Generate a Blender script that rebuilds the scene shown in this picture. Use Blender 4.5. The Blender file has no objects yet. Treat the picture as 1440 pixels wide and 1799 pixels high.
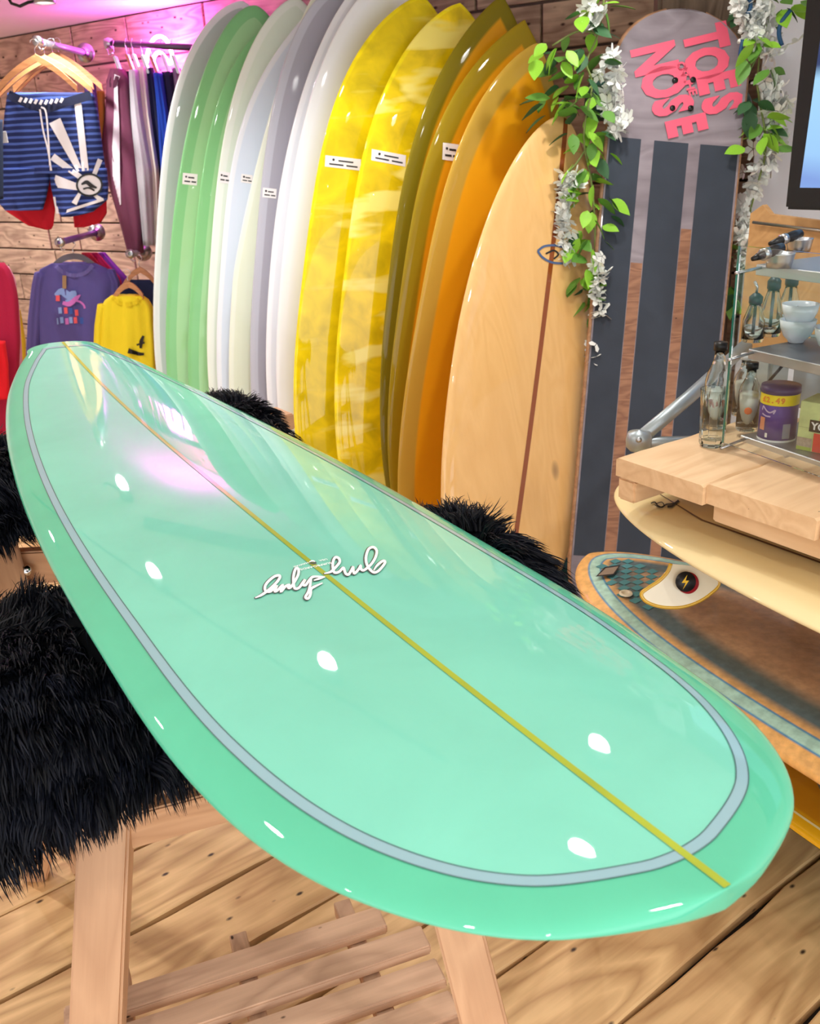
import bpy, bmesh, math, random
import numpy as np
from mathutils import Vector, Matrix
random.seed(5); rng = np.random.default_rng(5)
SC = bpy.context.scene; COL = SC.collection

# ------------------------------------------------------------------ camera
F, CX, CY = 1600.0, 720.0, 899.5
PIT, ROL, EYE = math.radians(22.1), math.radians(3.0), np.array([0, 0, 1.45])
_fw = np.array([0, math.cos(PIT), -math.sin(PIT)]); _r0 = np.array([1.0, 0, 0]); _u0 = np.cross(_r0, _fw)
RT = math.cos(ROL)*_r0 - math.sin(ROL)*_u0
UP = math.cos(ROL)*_u0 + math.sin(ROL)*_r0
def ray(x, y): return RT*(x-CX) - UP*(y-CY) + _fw*F
def atz(x, y, z): d = ray(x, y); return EYE + d*((z-1.45)/d[2])
def aty(x, y, Y): d = ray(x, y); return EYE + d*(Y/d[1])
def atw(x, y, w): return EYE + ray(x, y)/F*w
cd = bpy.data.cameras.new('camera'); cam = bpy.data.objects.new('camera', cd); COL.objects.link(cam)
cam.matrix_world = Matrix(((RT[0], UP[0], -_fw[0], 0), (RT[1], UP[1], -_fw[1], 0), (RT[2], UP[2], -_fw[2], 1.45), (0, 0, 0, 1)))
cd.sensor_width = 36; cd.sensor_fit = 'HORIZONTAL'; cd.lens = 36*F/1440; cd.clip_start = .05
cd.dof.use_dof = True; cd.dof.focus_distance = 1.45; cd.dof.aperture_fstop = 13
SC.camera = cam

# ------------------------------------------------------------------ world, view
W = bpy.data.worlds.new('world'); SC.world = W; W.use_nodes = True
bg = W.node_tree.nodes['Background']; bg.inputs[0].default_value = (0.93, 0.96, 1.0, 1); bg.inputs[1].default_value = 1.9
SC.view_settings.view_transform = 'Standard'; SC.view_settings.look = 'None'; SC.view_settings.gamma = 1
SC.view_settings.use_curve_mapping = False; SC.view_settings.exposure = 0.40
SPOTS = [(-1.05, 3.15, 22), (-1.5, 4.15, 34), (-.25, 2.75, 20), (.45, 1.9, 14), (-1.0, 1.3, 13), (.6, .35, 14), (-.45, -.1, 16), (1.3, 1.3, 18), (.7, 2.55, 9), (-2.2, 3.4, 24), (-2.42, 5.1, 60), (.2, -1.2, 26), (1.6, .1, 26), (-1.6, .2, 24), (-1.9, 1.9, 24)]  # second lamp is seen; most others added to brighten floor and clothes wall
CEIL = 2.1

# ------------------------------------------------------------------ helpers
def C(h):
    h = h.lstrip('#'); v = [int(h[i:i+2], 16)/255 for i in (0, 2, 4)]
    return tuple(((c/12.92) if c <= .04045 else ((c+.055)/1.055)**2.4) for c in v) + (1,)
def mat(name, col, rough=.5, metal=0, coat=0, trans=0, ior=1.45, emit=0, spec=.5, sss=0, noise=0, nscale=8, bump=0, bscale=60, alpha=1):
    m = bpy.data.materials.new(name); m.use_nodes = True; n = m.node_tree.nodes; l = m.node_tree.links; b = n['Principled BSDF']
    c = C(col) if isinstance(col, str) else col
    b.inputs['Base Color'].default_value = c; b.inputs['Roughness'].default_value = rough; b.inputs['Metallic'].default_value = metal
    b.inputs['Coat Weight'].default_value = coat; b.inputs['Coat Roughness'].default_value = .02
    b.inputs['Transmission Weight'].default_value = trans; b.inputs['IOR'].default_value = ior
    b.inputs['Specular IOR Level'].default_value = spec; b.inputs['Alpha'].default_value = alpha
    if sss: b.inputs['Subsurface Weight'].default_value = sss; b.inputs['Subsurface Radius'].default_value = (.02, .02, .02)
    if emit: b.inputs['Emission Color'].default_value = c; b.inputs['Emission Strength'].default_value = emit
    if noise or bump:
        tc = n.new('ShaderNodeTexCoord')
    if noise:
        t = n.new('ShaderNodeTexNoise'); t.inputs['Scale'].default_value = nscale; t.inputs['Detail'].default_value = 4; l.new(tc.outputs['Object'], t.inputs['Vector'])
        r = n.new('ShaderNodeMix'); r.data_type = 'RGBA'; l.new(t.outputs['Fac'], r.inputs[0])
        r.inputs[6].default_value = tuple(max(0, x*(1-noise)) for x in c[:3])+(1,); r.inputs[7].default_value = tuple(min(1, x*(1+noise)) for x in c[:3])+(1,)
        l.new(r.outputs[2], b.inputs['Base Color'])
    if bump:
        t = n.new('ShaderNodeTexNoise'); t.inputs['Scale'].default_value = bscale; l.new(tc.outputs['Object'], t.inputs['Vector'])
        bp = n.new('ShaderNodeBump'); bp.inputs['Strength'].default_value = bump; bp.inputs['Distance'].default_value = .01
        l.new(t.outputs['Fac'], bp.inputs['Height']); l.new(bp.outputs[0], b.inputs['Normal'])
    return m
def wood(name, light, dark, sc=1.0, contrast=.5, rough=.5, specks=0, knots=0, coat=0, worn=0):
    """grain runs along the object's X axis"""
    m = bpy.data.materials.new(name); m.use_nodes = True; n = m.node_tree.nodes; l = m.node_tree.links; b = n['Principled BSDF']
    b.inputs['Roughness'].default_value = rough; b.inputs['Coat Weight'].default_value = coat; b.inputs['Coat Roughness'].default_value = .05
    tc = n.new('ShaderNodeTexCoord'); oi = n.new('ShaderNodeObjectInfo')
    sh = n.new('ShaderNodeVectorMath'); sh.operation = 'MULTIPLY_ADD'
    cx = n.new('ShaderNodeCombineXYZ'); [l.new(oi.outputs['Random'], cx.inputs[i]) for i in range(3)]
    l.new(cx.outputs[0], sh.inputs[0]); sh.inputs[1].default_value = (37, 23, 11); l.new(tc.outputs['Object'], sh.inputs[2])
    def mapped(s):
        mp = n.new('ShaderNodeMapping'); mp.inputs['Scale'].default_value = s; l.new(sh.outputs[0], mp.inputs['Vector']); return mp.outputs[0]
    nz = n.new('ShaderNodeTexNoise'); nz.inputs['Scale'].default_value = 1; nz.inputs['Detail'].default_value = 2; nz.inputs['Distortion'].default_value = .6
    l.new(mapped((1.6*sc, 9*sc, 9*sc)), nz.inputs['Vector'])
    mu = n.new('ShaderNodeMath'); mu.operation = 'MULTIPLY'; mu.inputs[1].default_value = 7; l.new(nz.outputs['Fac'], mu.inputs[0])
    fr = n.new('ShaderNodeMath'); fr.operation = 'PINGPONG'; fr.inputs[1].default_value = .5; l.new(mu.outputs[0], fr.inputs[0])
    fine = n.new('ShaderNodeTexNoise'); fine.inputs['Scale'].default_value = 1; fine.inputs['Detail'].default_value = 6; l.new(mapped((6*sc, 120*sc, 120*sc)), fine.inputs['Vector'])
    ad = n.new('ShaderNodeMath'); ad.operation = 'MULTIPLY_ADD'; l.new(fine.outputs['Fac'], ad.inputs[0]); ad.inputs[1].default_value = .5; l.new(fr.outputs[0], ad.inputs[2])
    rp = n.new('ShaderNodeValToRGB'); rp.color_ramp.elements[0].position = .25; rp.color_ramp.elements[1].position = .9
    rp.color_ramp.elements[0].color = C(light)
    d = C(dark); li = C(light); rp.color_ramp.elements[1].color = tuple(li[i]*(1-contrast)+d[i]*contrast for i in range(3))+(1,)
    l.new(ad.outputs[0], rp.inputs[0]); out = rp.outputs[0]
    def over(fac, col):
        nonlocal out
        x = n.new('ShaderNodeMix'); x.data_type = 'RGBA'; l.new(fac, x.inputs[0]); l.new(out, x.inputs[6]); x.inputs[7].default_value = C(col); out = x.outputs[2]
    def vor(vec, lo, hi):
        v = n.new('ShaderNodeTexVoronoi'); v.inputs['Scale'].default_value = 1; l.new(vec, v.inputs['Vector'])
        mr = n.new('ShaderNodeMapRange'); mr.inputs['From Min'].default_value = lo; mr.inputs['From Max'].default_value = hi
        mr.inputs['To Min'].default_value = 1; mr.inputs['To Max'].default_value = 0; l.new(v.outputs['Distance'], mr.inputs['Value']); return mr.outputs[0]
    if worn:
        w = n.new('ShaderNodeTexNoise'); w.inputs['Scale'].default_value = 5; w.inputs['Detail'].default_value = 5; l.new(sh.outputs[0], w.inputs['Vector'])
        mr = n.new('ShaderNodeMapRange'); mr.inputs['From Min'].default_value = .5; mr.inputs['From Max'].default_value = .75; mr.inputs['To Max'].default_value = worn; l.new(w.outputs['Fac'], mr.inputs['Value']); over(mr.outputs[0], dark)
    if knots: over(vor(mapped((2.2, 4.2, 4.2)), .05, .11), '#5b3a22')
    if specks: over(vor(mapped((13, 24, 24)), .05*specks, .11*specks), '#3a2618')
    l.new(out, b.inputs['Base Color'])
    bp = n.new('ShaderNodeBump'); bp.inputs['Strength'].default_value = .15; bp.inputs['Distance'].default_value = .004
    l.new(ad.outputs[0], bp.inputs['Height']); l.new(bp.outputs[0], b.inputs['Normal'])
    return m
def root(name, label, cat, loc=(0, 0, 0), rotz=0, group=None):
    o = bpy.data.objects.new(name, None); COL.objects.link(o); o.empty_display_size = .05
    o.location = Vector([float(v) for v in loc]); o.rotation_euler = (0, 0, rotz); o['label'] = label; o['category'] = cat
    if group: o['group'] = group
    return o
def tag(o, label, cat, group=None):
    o['label'] = label; o['category'] = cat
    if group: o['group'] = group
    return o
def mk(name, V, Fc, m, parent=None, smooth=False, world=True, loc=None, rot=None):
    """vertices in world space unless world=False; converted to the parent's space"""
    me = bpy.data.meshes.new(name); V = np.asarray(V, float).reshape(-1, 3)
    if parent is not None and world:
        mi = np.array(Matrix.LocRotScale(parent.location, parent.rotation_euler, None).inverted())
        V = V @ mi[:3, :3].T + mi[:3, 3]
    if parent is None and world and loc is None and len(V):
        c = V.mean(0); c[2] = V[:, 2].min(); V = V-c; loc = c
    me.from_pydata(V.tolist(), [], [tuple(int(i) for i in f) for f in Fc]); me.update()
    if smooth: me.polygons.foreach_set('use_smooth', [True]*len(me.polygons))
    for mm in (m if isinstance(m, (list, tuple)) else [m]): me.materials.append(mm)
    o = bpy.data.objects.new(name, me); COL.objects.link(o)
    if parent is not None: o.parent = parent
    if loc is not None: o.location = Vector([float(v) for v in loc])
    if rot is not None: o.rotation_euler = rot
    return o
def share(o, name, parent, loc, rot=(0, 0, 0), sc=(1, 1, 1)):
    c = bpy.data.objects.new(name, o.data); COL.objects.link(c); c.parent = parent; c.location = loc; c.rotation_euler = rot; c.scale = sc; return c
def grid_faces(nu, nv, closeu=False, closev=False):
    f = []
    for i in range(nu if closeu else nu-1):
        for j in range(nv if closev else nv-1):
            a = i*nv+j; b = i*nv+(j+1) % nv; c = ((i+1) % nu)*nv+(j+1) % nv; d = ((i+1) % nu)*nv+j
            f.append((a, b, c, d))
    return f
def fixn(o, smooth=None, angle=None):
    bm = bmesh.new(); bm.from_mesh(o.data); bmesh.ops.recalc_face_normals(bm, faces=bm.faces); bm.to_mesh(o.data); bm.free(); return o
def box(name, c, ex, ey, ez, sx, sy, sz, m, parent=None, bev=.003, jitter=0):
    """box centred at c with axes ex,ey,ez (unit) and full sizes"""
    ex, ey, ez = [np.asarray(v, float)/np.linalg.norm(v) for v in (ex, ey, ez)]
    ez = np.cross(ex, ey); ez /= np.linalg.norm(ez)
    R = Matrix((ex, ey, ez)).transposed().to_4x4(); R.translation = Vector([float(v) for v in c])
    bm = bmesh.new(); bmesh.ops.create_cube(bm, size=1)
    for v in bm.verts:
        v.co = Vector((v.co.x*sx, v.co.y*sy, v.co.z*sz))
        if jitter: v.co += Vector([random.uniform(-jitter, jitter) for _ in range(3)])
    if bev: bmesh.ops.bevel(bm, geom=bm.edges[:], offset=min(bev, .45*min(sx, sy, sz)), segments=2 if bev > .002 else 1, affect='EDGES', clamp_overlap=True)
    bmesh.ops.recalc_face_normals(bm, faces=bm.faces)
    me = bpy.data.meshes.new(name); bm.to_mesh(me); bm.free(); me.materials.append(m)
    o = bpy.data.objects.new(name, me); COL.objects.link(o)
    if parent is not None:
        o.parent = parent; R = Matrix.LocRotScale(parent.location, parent.rotation_euler, None).inverted() @ R
    o.matrix_local = R
    return o
X, Y_, Z = (1, 0, 0), (0, 1, 0), (0, 0, 1)
def tube(name, pts, r, m, parent=None, n=10, cap=True):
    pts = np.array(pts, float); N = len(pts); r = np.broadcast_to(np.asarray(r, float), (N,))
    t = np.gradient(pts, axis=0); t /= np.linalg.norm(t, axis=1)[:, None]
    a = np.array([0, 0, 1.]) if abs(t[0][2]) < .9 else np.array([1., 0, 0]); V = []
    for i in range(N):
        u = np.cross(t[i], a); u /= np.linalg.norm(u)+1e-9; w = np.cross(u, t[i]); a = w
        for k in range(n):
            q = 2*math.pi*k/n; V.append(pts[i]+r[i]*(u*math.cos(q)+w*math.sin(q)))
    f = grid_faces(N, n, closev=True)
    if cap: f += [tuple(range(n)), tuple(range((N-1)*n, N*n))[::-1]]
    return fixn(mk(name, V, f, m, parent, smooth=True))
def lathe(name, c, prof, m, parent=None, n=24, axis=(0, 0, 1), smooth=True):
    """prof: list of (radius, height)"""
    ax = np.asarray(axis, float); ax /= np.linalg.norm(ax); a = np.array([1., 0, 0]) if abs(ax[0]) < .9 else np.array([0, 1., 0])
    u = np.cross(ax, a); u /= np.linalg.norm(u); w = np.cross(ax, u); V = []
    for r_, h in prof:
        for k in range(n):
            q = 2*math.pi*k/n; V.append(np.asarray(c)+ax*h+max(r_, 1e-5)*(u*math.cos(q)+w*math.sin(q)))
    return fixn(mk(name, V, grid_faces(len(prof), n, closev=True), m, parent, smooth=smooth))
def text(name, s, size, org, ex, ey, m, parent, ext=.0006, bold=0, align='CENTER', sx=1.0):
    cu = bpy.data.curves.new('t', 'FONT'); cu.body = s; cu.size = size; cu.extrude = ext; cu.offset = bold; cu.align_x = align; cu.align_y = 'CENTER'; cu.resolution_u = 3
    to = bpy.data.objects.new('t', cu); me = bpy.data.meshes.new_from_object(to); bpy.data.objects.remove(to)
    V = np.array([v.co[:] for v in me.vertices]).reshape(-1, 3); Fc = [tuple(p.vertices) for p in me.polygons]
    ex = np.asarray(ex, float)/np.linalg.norm(ex); ey = np.asarray(ey, float); ey = ey-ex*(ey@ex); ey /= np.linalg.norm(ey); ez = np.cross(ex, ey)
    return mk(name, np.asarray(org)+V[:, :1]*ex*sx+V[:, 1:2]*ey+V[:, 2:3]*ez, Fc, m, parent)
def spl(x, xs, ys):
    x = np.asarray(x, float); xs = np.asarray(xs, float); ys = np.asarray(ys, float); mm = np.gradient(ys, xs)
    i = np.clip(np.searchsorted(xs, x)-1, 0, len(xs)-2); h = xs[i+1]-xs[i]; t = (x-xs[i])/h
    return (2*t**3-3*t*t+1)*ys[i]+(t**3-2*t*t+t)*h*mm[i]+(-2*t**3+3*t*t)*ys[i+1]+(t**3-t*t)*h*mm[i+1]
def sm(x): x = np.clip(x, 0, 1); return x*x*(3-2*x)
def ribbon(name, L, R, m, parent): # two matching polylines
    L = np.array(L); R = np.array(R); n = len(L); V = np.vstack([L, R]); return mk(name, V, [(i, i+1, n+i+1, n+i) for i in range(n-1)], m, parent, smooth=True)
def up(o, s): o['kind'] = s; return o

# ------------------------------------------------------------------ materials
M_plast = mat('plaster_white', '#ece7e2', .8)
M_floor = wood('floor_wood', '#e3bb86', '#8f5c2b', .8, .7, .5, specks=1.2, knots=1, worn=.25)
M_gap = mat('dark_gap', '#2c2019', .9)
M_pallet = wood('pallet_wood', '#d2b89d', '#75594a', 1.1, .75, .8, specks=1.6, knots=1, worn=.5)
M_beech = wood('beech_wood', '#cfa17a', '#a67650', 1.2, .5, .5)
M_slat = wood('slat_wood', '#d9b294', '#97725a', 1.2, .6, .7, specks=.7)
M_top = wood('worktop_wood', '#ecc99f', '#c4935f', 1.0, .4, .5, specks=.3)
M_steel = mat('steel', '#b9bbbf', .3, 1)
M_galv = mat('galvanised', '#a9b4ba', .4, .7)
M_black = mat('black_plastic', '#101113', .35)
M_glass = mat('clear_glass', '#f4fbf9', .02, trans=1, ior=1.45)
M_gedge = mat('glass_edge', '#2f6f62', .1, coat=1)
M_porc = mat('porcelain', '#e9ecf6', .2, coat=.6)
M_white = mat('white_print', '#f6f4f6', .4)
M_dark = mat('dark_print', '#22242a', .4)
M_chrome = mat('chrome', '#d0d0d0', .15, 1)
M_hang = wood('hanger_wood', '#c78a5a', '#8c5730', 2, .5, .4)

# ------------------------------------------------------------------ structure
PD = np.array([.814, .581, 0]); PN = np.array([-.581, .814, 0])       # floor plank direction / across
fl = mk('floor', [(-4.6, -2.2, -.03), (4.2, -2.2, -.03), (4.2, 7.2, -.03), (-4.6, 7.2, -.03)], [(0, 1, 2, 3)], M_gap, loc=(0, 0, 0)); fl['kind'] = 'structure'
edges = [-1.35, -1.14, -.93, -.72, -.5, -.28, -.07, .14, .34, .545, .742, .951, 1.13, 1.31, 1.49, 1.71, 1.92, 2.14, 2.36, 2.58, 2.8, 3.02, 3.25, 3.5, 3.75, 4.0, 4.3, 4.6, 5.0, 5.4, 5.8, 6.3]
ang = math.atan2(PD[1], PD[0])
def plank_mesh(L, wd, seed, gap=.010):
    r = random.Random(seed); n = 20 if L > 1 else 8; V = []; hw = wd/2-gap/2
    ph = r.random()*6
    for i in range(n+1):
        x = -L/2+L*i/n; j = .003*math.sin(x*9+ph)+r.uniform(-.0035, .0035); k = .003*math.sin(x*7+ph*2)+r.uniform(-.0035, .0035); dz = r.uniform(-.0006, .0006)
        V += [(x, -hw+j, -.026), (x, -hw+j, -.003+dz), (x, -hw+j+.004, dz), (x, hw+k-.004, dz), (x, hw+k, -.003+dz), (x, hw+k, -.026)]
    f = grid_faces(n+1, 6); f += [(0, 1, 2, 3, 4, 5), tuple(n*6+q for q in range(6))[::-1]]
    return V, f
k = 0
for a, b in zip(edges[:-1], edges[1:]):
    mid = (a+b)/2; lo, hi = -4.2, 5.2
    if abs(a-.545) < .01: cuts = [lo, -2.6, -.5, 1.905, hi]
    elif abs(a-.742) < .01: cuts = [lo, -1.6, 2.9, hi]
    else:
        cuts = [lo]; x = lo+random.uniform(1, 3)
        while x < hi-.6: cuts.append(x); x += random.uniform(2.2, 3.4)
        cuts.append(hi)
    for c0, c1 in zip(cuts[:-1], cuts[1:]):
        L = c1-c0-.008; V, f = plank_mesh(L, b-a, k); c = PD*((c0+c1)/2)+PN*mid
        if not (-4.3 < c[0] < 4.2 and -2.4 < c[1] < 7.0): k += 1; continue
        o = mk('plank', V, f, M_floor, fl, world=False, loc=c, rot=(0, 0, ang)); fixn(o); k += 1

cl = box('ceiling', (-.2, 2.5, CEIL+.03), X, Y_, Z, 8.8, 9.4, .06, M_plast, bev=0); cl['kind'] = 'structure'
WD = np.array([.8115, -.5843, 0]); WN = np.array([-.5843, -.8115, 0]); W0 = np.array([1.10, 3.42, 0])   # back wall line, runs left-back
def wallpt(t, z, off=0): return W0 - WD*t + WN*off + np.array([0, 0, z])
wb = box('wall_back', wallpt(2.6, CEIL/2, -.06), WD, WN, Z, 6.0, .08, CEIL, mat('wall_dark', '#6a564b', .9), bev=0); wb['kind'] = 'structure'
M_pw = M_pallet
rows = [0, .16, .32, .48, .64, .80, .955, 1.11, 1.27, 1.43, 1.58, 1.74, 1.9, CEIL-.003]
for ri, (z0, z1) in enumerate(zip(rows[:-1], rows[1:])):
    t = -.38 + random.uniform(0, .15)
    while t < 5.5:
        L = random.choice([.28, .36, .44, .55, .7]) if t > 1.2 else random.choice([.36, .45, .55])
        L = min(L, 5.58-t)
        if L < .1: break
        o = box('plank', wallpt(t+L/2, (z0+z1)/2, -.02+random.uniform(.008, .014)), WD, WN, Z, L-.012, .02, z1-z0-.01, M_pw, wb, bev=.002)
        t += L
lw = box('wall_left', (-3.4, 3.0, CEIL/2), X, Y_, Z, .08, 8, CEIL, M_plast, bev=0); lw['kind'] = 'structure'
RD = np.array([.5, -.866, 0]); RN = np.array([-.866, -.5, 0])         # right wall, behind the counter
rw = box('wall_right', np.array([1.42, 3.2, CEIL/2])+RD*1.9+np.array([.25, .12, 0]), RD, RN, Z, 4.4, .06, CEIL, M_plast, bev=0); rw['kind'] = 'structure'
bb = box('baseboard_back', wallpt(.5, .06, .012), WD, WN, Z, 1.6, .014, .12, mat('skirting', '#e9dedb', .5), bev=.003); bb['kind'] = 'structure'
# ceiling panel joints and the dark vent strip
tr = box('trim_1', (-1.3, 3.3, CEIL-.006), (.83, -.55, 0), (.55, .83, 0), Z, 3.4, .02, .01, mat('joint', '#8d8480', .8), bev=0); tr['kind'] = 'structure'
tr = box('trim_2', (-.75, 3.9, CEIL-.008), (.97, .1, 0), (-.1, .97, 0), Z, .9, .14, .014, mat('vent_dark', '#6d6466', .8), bev=.002); tr['kind'] = 'structure'
# timber post behind the big skateboard
po = root('timber_post', 'rough brown timber post rising behind the top of the giant skateboard', 'post', (1.0, 3.22, 0))
pm = wood('post_wood', '#7b6857', '#3f3126', 1, .8, .8, specks=.5)
o = box('post', (1.0, 3.22, CEIL/2), Z, X, Y_, CEIL, .30, .07, pm, po, bev=.012)

# ------------------------------------------------------------------ ceiling spotlights, most of the unseen ones added as fill
M_lamp = mat('lamp_face', (1, .97, .93, 1), emit=40); M_can = mat('lamp_can', '#a7a2a3', .35, .6)
for i, (x, y, p) in enumerate(SPOTS):
    vis = i == 1
    if vis: x, y = aty(78, 8, 4.15)[:2]
    lab = 'round grey ceiling spotlight shining beside the bright corner above the board shorts' if vis else 'small round unseen ceiling spotlight from a mostly added set, number %d along the shop' % i
    z0 = CEIL
    r = root('ceiling_spotlight', lab, 'light', (x, y, z0-.07))
    if i != 1: r['group'] = 'ceiling spotlights over the shop'; r['label'] = 'small round unseen ceiling spotlight from a mostly added set over the shop floor'
    lathe('lamp_can', (x, y, z0-.07), [(.0, .07), (.045, .07), (.045, 0), (.04, 0), (.036, .012)], M_can, r, 20)
    lathe('lamp_face', (x, y, z0-.06), [(.037, .001), (.001, .0)], M_lamp, r, 20)
    ld = bpy.data.lights.new('spot_light', 'SPOT'); ld.energy = p; ld.spot_size = math.radians(150); ld.spot_blend = .9; ld.shadow_soft_size = .035; ld.color = (1, .98, .95)
    lo = bpy.data.objects.new('spot_light', ld); COL.objects.link(lo); lo.parent = r; lo.location = (0, 0, -.012)
cbl = tube('cable', [aty(14, -5, 4.1), aty(20, 6, 4.1), aty(35, 11, 4.1), aty(50, 4, 4.1), aty(64, 2, 4.14)], .006, M_black); tag(cbl, 'loose black cable looping from the ceiling beside the spotlight', 'cable')

# ------------------------------------------------------------------ main surfboard
Q = [-0.3305, 1.4359, 0.9429, -30.2788, 2.1638, 0.0202, 0.0496, 0.0199, -3.5285]
WK = np.array([0, 0.042, 0.1338, 0.2209, 0.2749, 0.2886, 0.2816, 0.2427, 0.1862, 0.1253, 0.0855, 0.0786, 0.0663])
TK = np.array([0, .12, .3, .55, .85, 1.2, 1.6, 2.0, 2.35, 2.65, 2.9, 3.05, np.pi])
RR = .03
def th_of(s): return np.arccos(np.clip(1-2*np.asarray(s, float), -1, 1))
def tf_of(s): s = np.asarray(s, float); return (.4+.6*sm(s/.16))*(.45+.55*sm((1-s)/.16))
def hw_of(s): hw = spl(th_of(s), TK, WK); t = tf_of(s); return hw*(1-RR*t/.287)+RR*t*np.minimum(1, hw/.03)
x0, y0, z0, yaw, BL, rn, rt, tilt, roll = Q
_a = math.radians(yaw); BA = np.array([math.sin(_a), math.cos(_a), 0]); PE = np.array([BA[1], -BA[0], 0]); _r = math.radians(roll)
PE2 = PE*math.cos(_r)+np.array([0, 0, 1])*math.sin(_r); UP2 = np.array([0, 0, 1])*math.cos(_r)-PE*math.sin(_r)
def bcen(s):
    s = np.asarray(s, float); u = (s-.5)*BL
    z = z0+tilt*u+rn*np.clip((.5-s)/.5, 0, 1)**2.5+rt*np.clip((s-.5)/.5, 0, 1)**2.5
    return np.array([x0, y0, 0])+u[..., None]*BA+z[..., None]*np.array([0, 0, 1])
NX, NM = 2.7, 2.0
def deck(s, x, lift=0):
    """world point on deck at station s, x metres across"""
    s = np.asarray(s, float); x = np.asarray(x, float); h = np.maximum(hw_of(s), 1e-4); a = np.clip(np.abs(x)/h, 0, 1); t = tf_of(s)
    zz = .036*t*(1-a**NX)**(1/NM)-.036*t
    return bcen(s)+x[..., None]*PE2+(zz+lift)[..., None]*UP2
def hull(s_arr, hwf, topf, botf, cenf, ex, ez, nphi=56, nx=2.7, nm=2.0, bx=3.5, bm_=1.7):
    V = []; A = []
    for s in s_arr:
        h = float(hwf(s)); tp = float(topf(s)); bt = float(botf(s)); c = cenf(s)
        for k_ in range(nphi):
            p = 2*math.pi*k_/nphi; cp, sp = math.cos(p), math.sin(p)
            if sp >= 0: x = math.copysign(abs(cp)**(2/nx), cp); z = sp**(2/nm)*tp; 
            else: x = math.copysign(abs(cp)**(2/bx), cp); z = -(abs(sp)**(2/bm_))*bt
            V.append(c+ex*(x*h)+ez*z); A.append((x*h, s, z, (1-abs(x))*h))
    return np.array(V), np.array(A)
M_res = bpy.data.materials.new('mint_resin'); M_res.use_nodes = True
def resin(m, deckc, railc, cut, noise=.05, nsc=3, coat=1, rough=.25, sss=0, soft=.0015, streak=None):
    n = m.node_tree.nodes; l = m.node_tree.links; b = n['Principled BSDF']
    b.inputs['Roughness'].default_value = .7; b.inputs['Specular IOR Level'].default_value = .15; b.inputs['Coat Weight'].default_value = coat; b.inputs['Coat Roughness'].default_value = .02+.25*max(0, rough-.25); b.inputs['Coat IOR'].default_value = 1.5
    at = n.new('ShaderNodeAttribute'); at.attribute_name = 'edge'
    mr = n.new('ShaderNodeMapRange'); mr.inputs['From Min'].default_value = cut-soft; mr.inputs['From Max'].default_value = cut+soft; l.new(at.outputs['Fac'], mr.inputs['Value'])
    mx = n.new('ShaderNodeMix'); mx.data_type = 'RGBA'; l.new(mr.outputs[0], mx.inputs[0]); mx.inputs[6].default_value = C(railc); mx.inputs[7].default_value = C(deckc)
    tc = n.new('ShaderNodeTexCoord'); mp = n.new('ShaderNodeMapping'); l.new(tc.outputs['Object'], mp.inputs[0])
    nz = n.new('ShaderNodeTexNoise'); nz.inputs['Scale'].default_value = nsc; nz.inputs['Detail'].default_value = 6; nz.inputs['Distortion'].default_value = .8; l.new(mp.outputs[0], nz.inputs['Vector'])
    r2 = n.new('ShaderNodeMapRange'); r2.inputs['From Min'].default_value = .3; r2.inputs['From Max'].default_value = .7; r2.inputs['To Min'].default_value = 1-noise; r2.inputs['To Max'].default_value = 1+noise; l.new(nz.outputs['Fac'], r2.inputs['Value'])
    vm = n.new('ShaderNodeVectorMath'); vm.operation = 'SCALE'; l.new(mx.outputs[2], vm.inputs[0]); l.new(r2.outputs[0], vm.inputs['Scale']); out = vm.outputs[0]
    if streak:
        mp2 = n.new('ShaderNodeMapping'); mp2.inputs['Scale'].default_value = streak[1]; l.new(tc.outputs['Object'], mp2.inputs[0])
        n3 = n.new('ShaderNodeTexNoise'); n3.inputs['Scale'].default_value = 1; n3.inputs['Detail'].default_value = 3; n3.inputs['Distortion'].default_value = .25; l.new(mp2.outputs[0], n3.inputs['Vector'])
        r3 = n.new('ShaderNodeMapRange'); r3.inputs['From Min'].default_value = streak[2]; r3.inputs['From Max'].default_value = streak[3]; l.new(n3.outputs['Fac'], r3.inputs['Value'])
        m3 = n.new('ShaderNodeMix'); m3.data_type = 'RGBA'; l.new(r3.outputs[0], m3.inputs[0]); l.new(out, m3.inputs[6]); m3.inputs[7].default_value = C(streak[0]); out = m3.outputs[2]
    l.new(out, b.inputs['Base Color'])
    if sss: b.inputs['Subsurface Weight'].default_value = sss; b.inputs['Subsurface Radius'].default_value = (.03, .03, .03)
    return m
resin(M_res, '#79cdb8', '#57bb99', .04, .05, 6, rough=.2)
sb = root('surfboard', 'glossy mint green longboard with grey pinline lying across the fur covered trestles', 'surfboard', (x0, y0, .9), 0)
ss = (1-np.cos(np.linspace(0, np.pi, 121)))/2
NP = 72
V, A = hull(ss, hw_of, lambda s: .036*tf_of(s), lambda s: .030*tf_of(s)*(.45+.55*float(sm(s/.1))), lambda s: bcen(s)-.036*float(tf_of(s))*UP2, PE2, UP2, NP, NX, NM)
Fc = grid_faces(len(ss), NP, closev=True)+[tuple((len(ss)-1)*NP+q for q in range(NP))]
hull_o = mk('board_hull', V, Fc, M_res, sb, smooth=True); fixn(hull_o)
e = A[:, 3].copy(); e = np.minimum(e, np.minimum(A[:, 1], 2)*BL)
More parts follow.
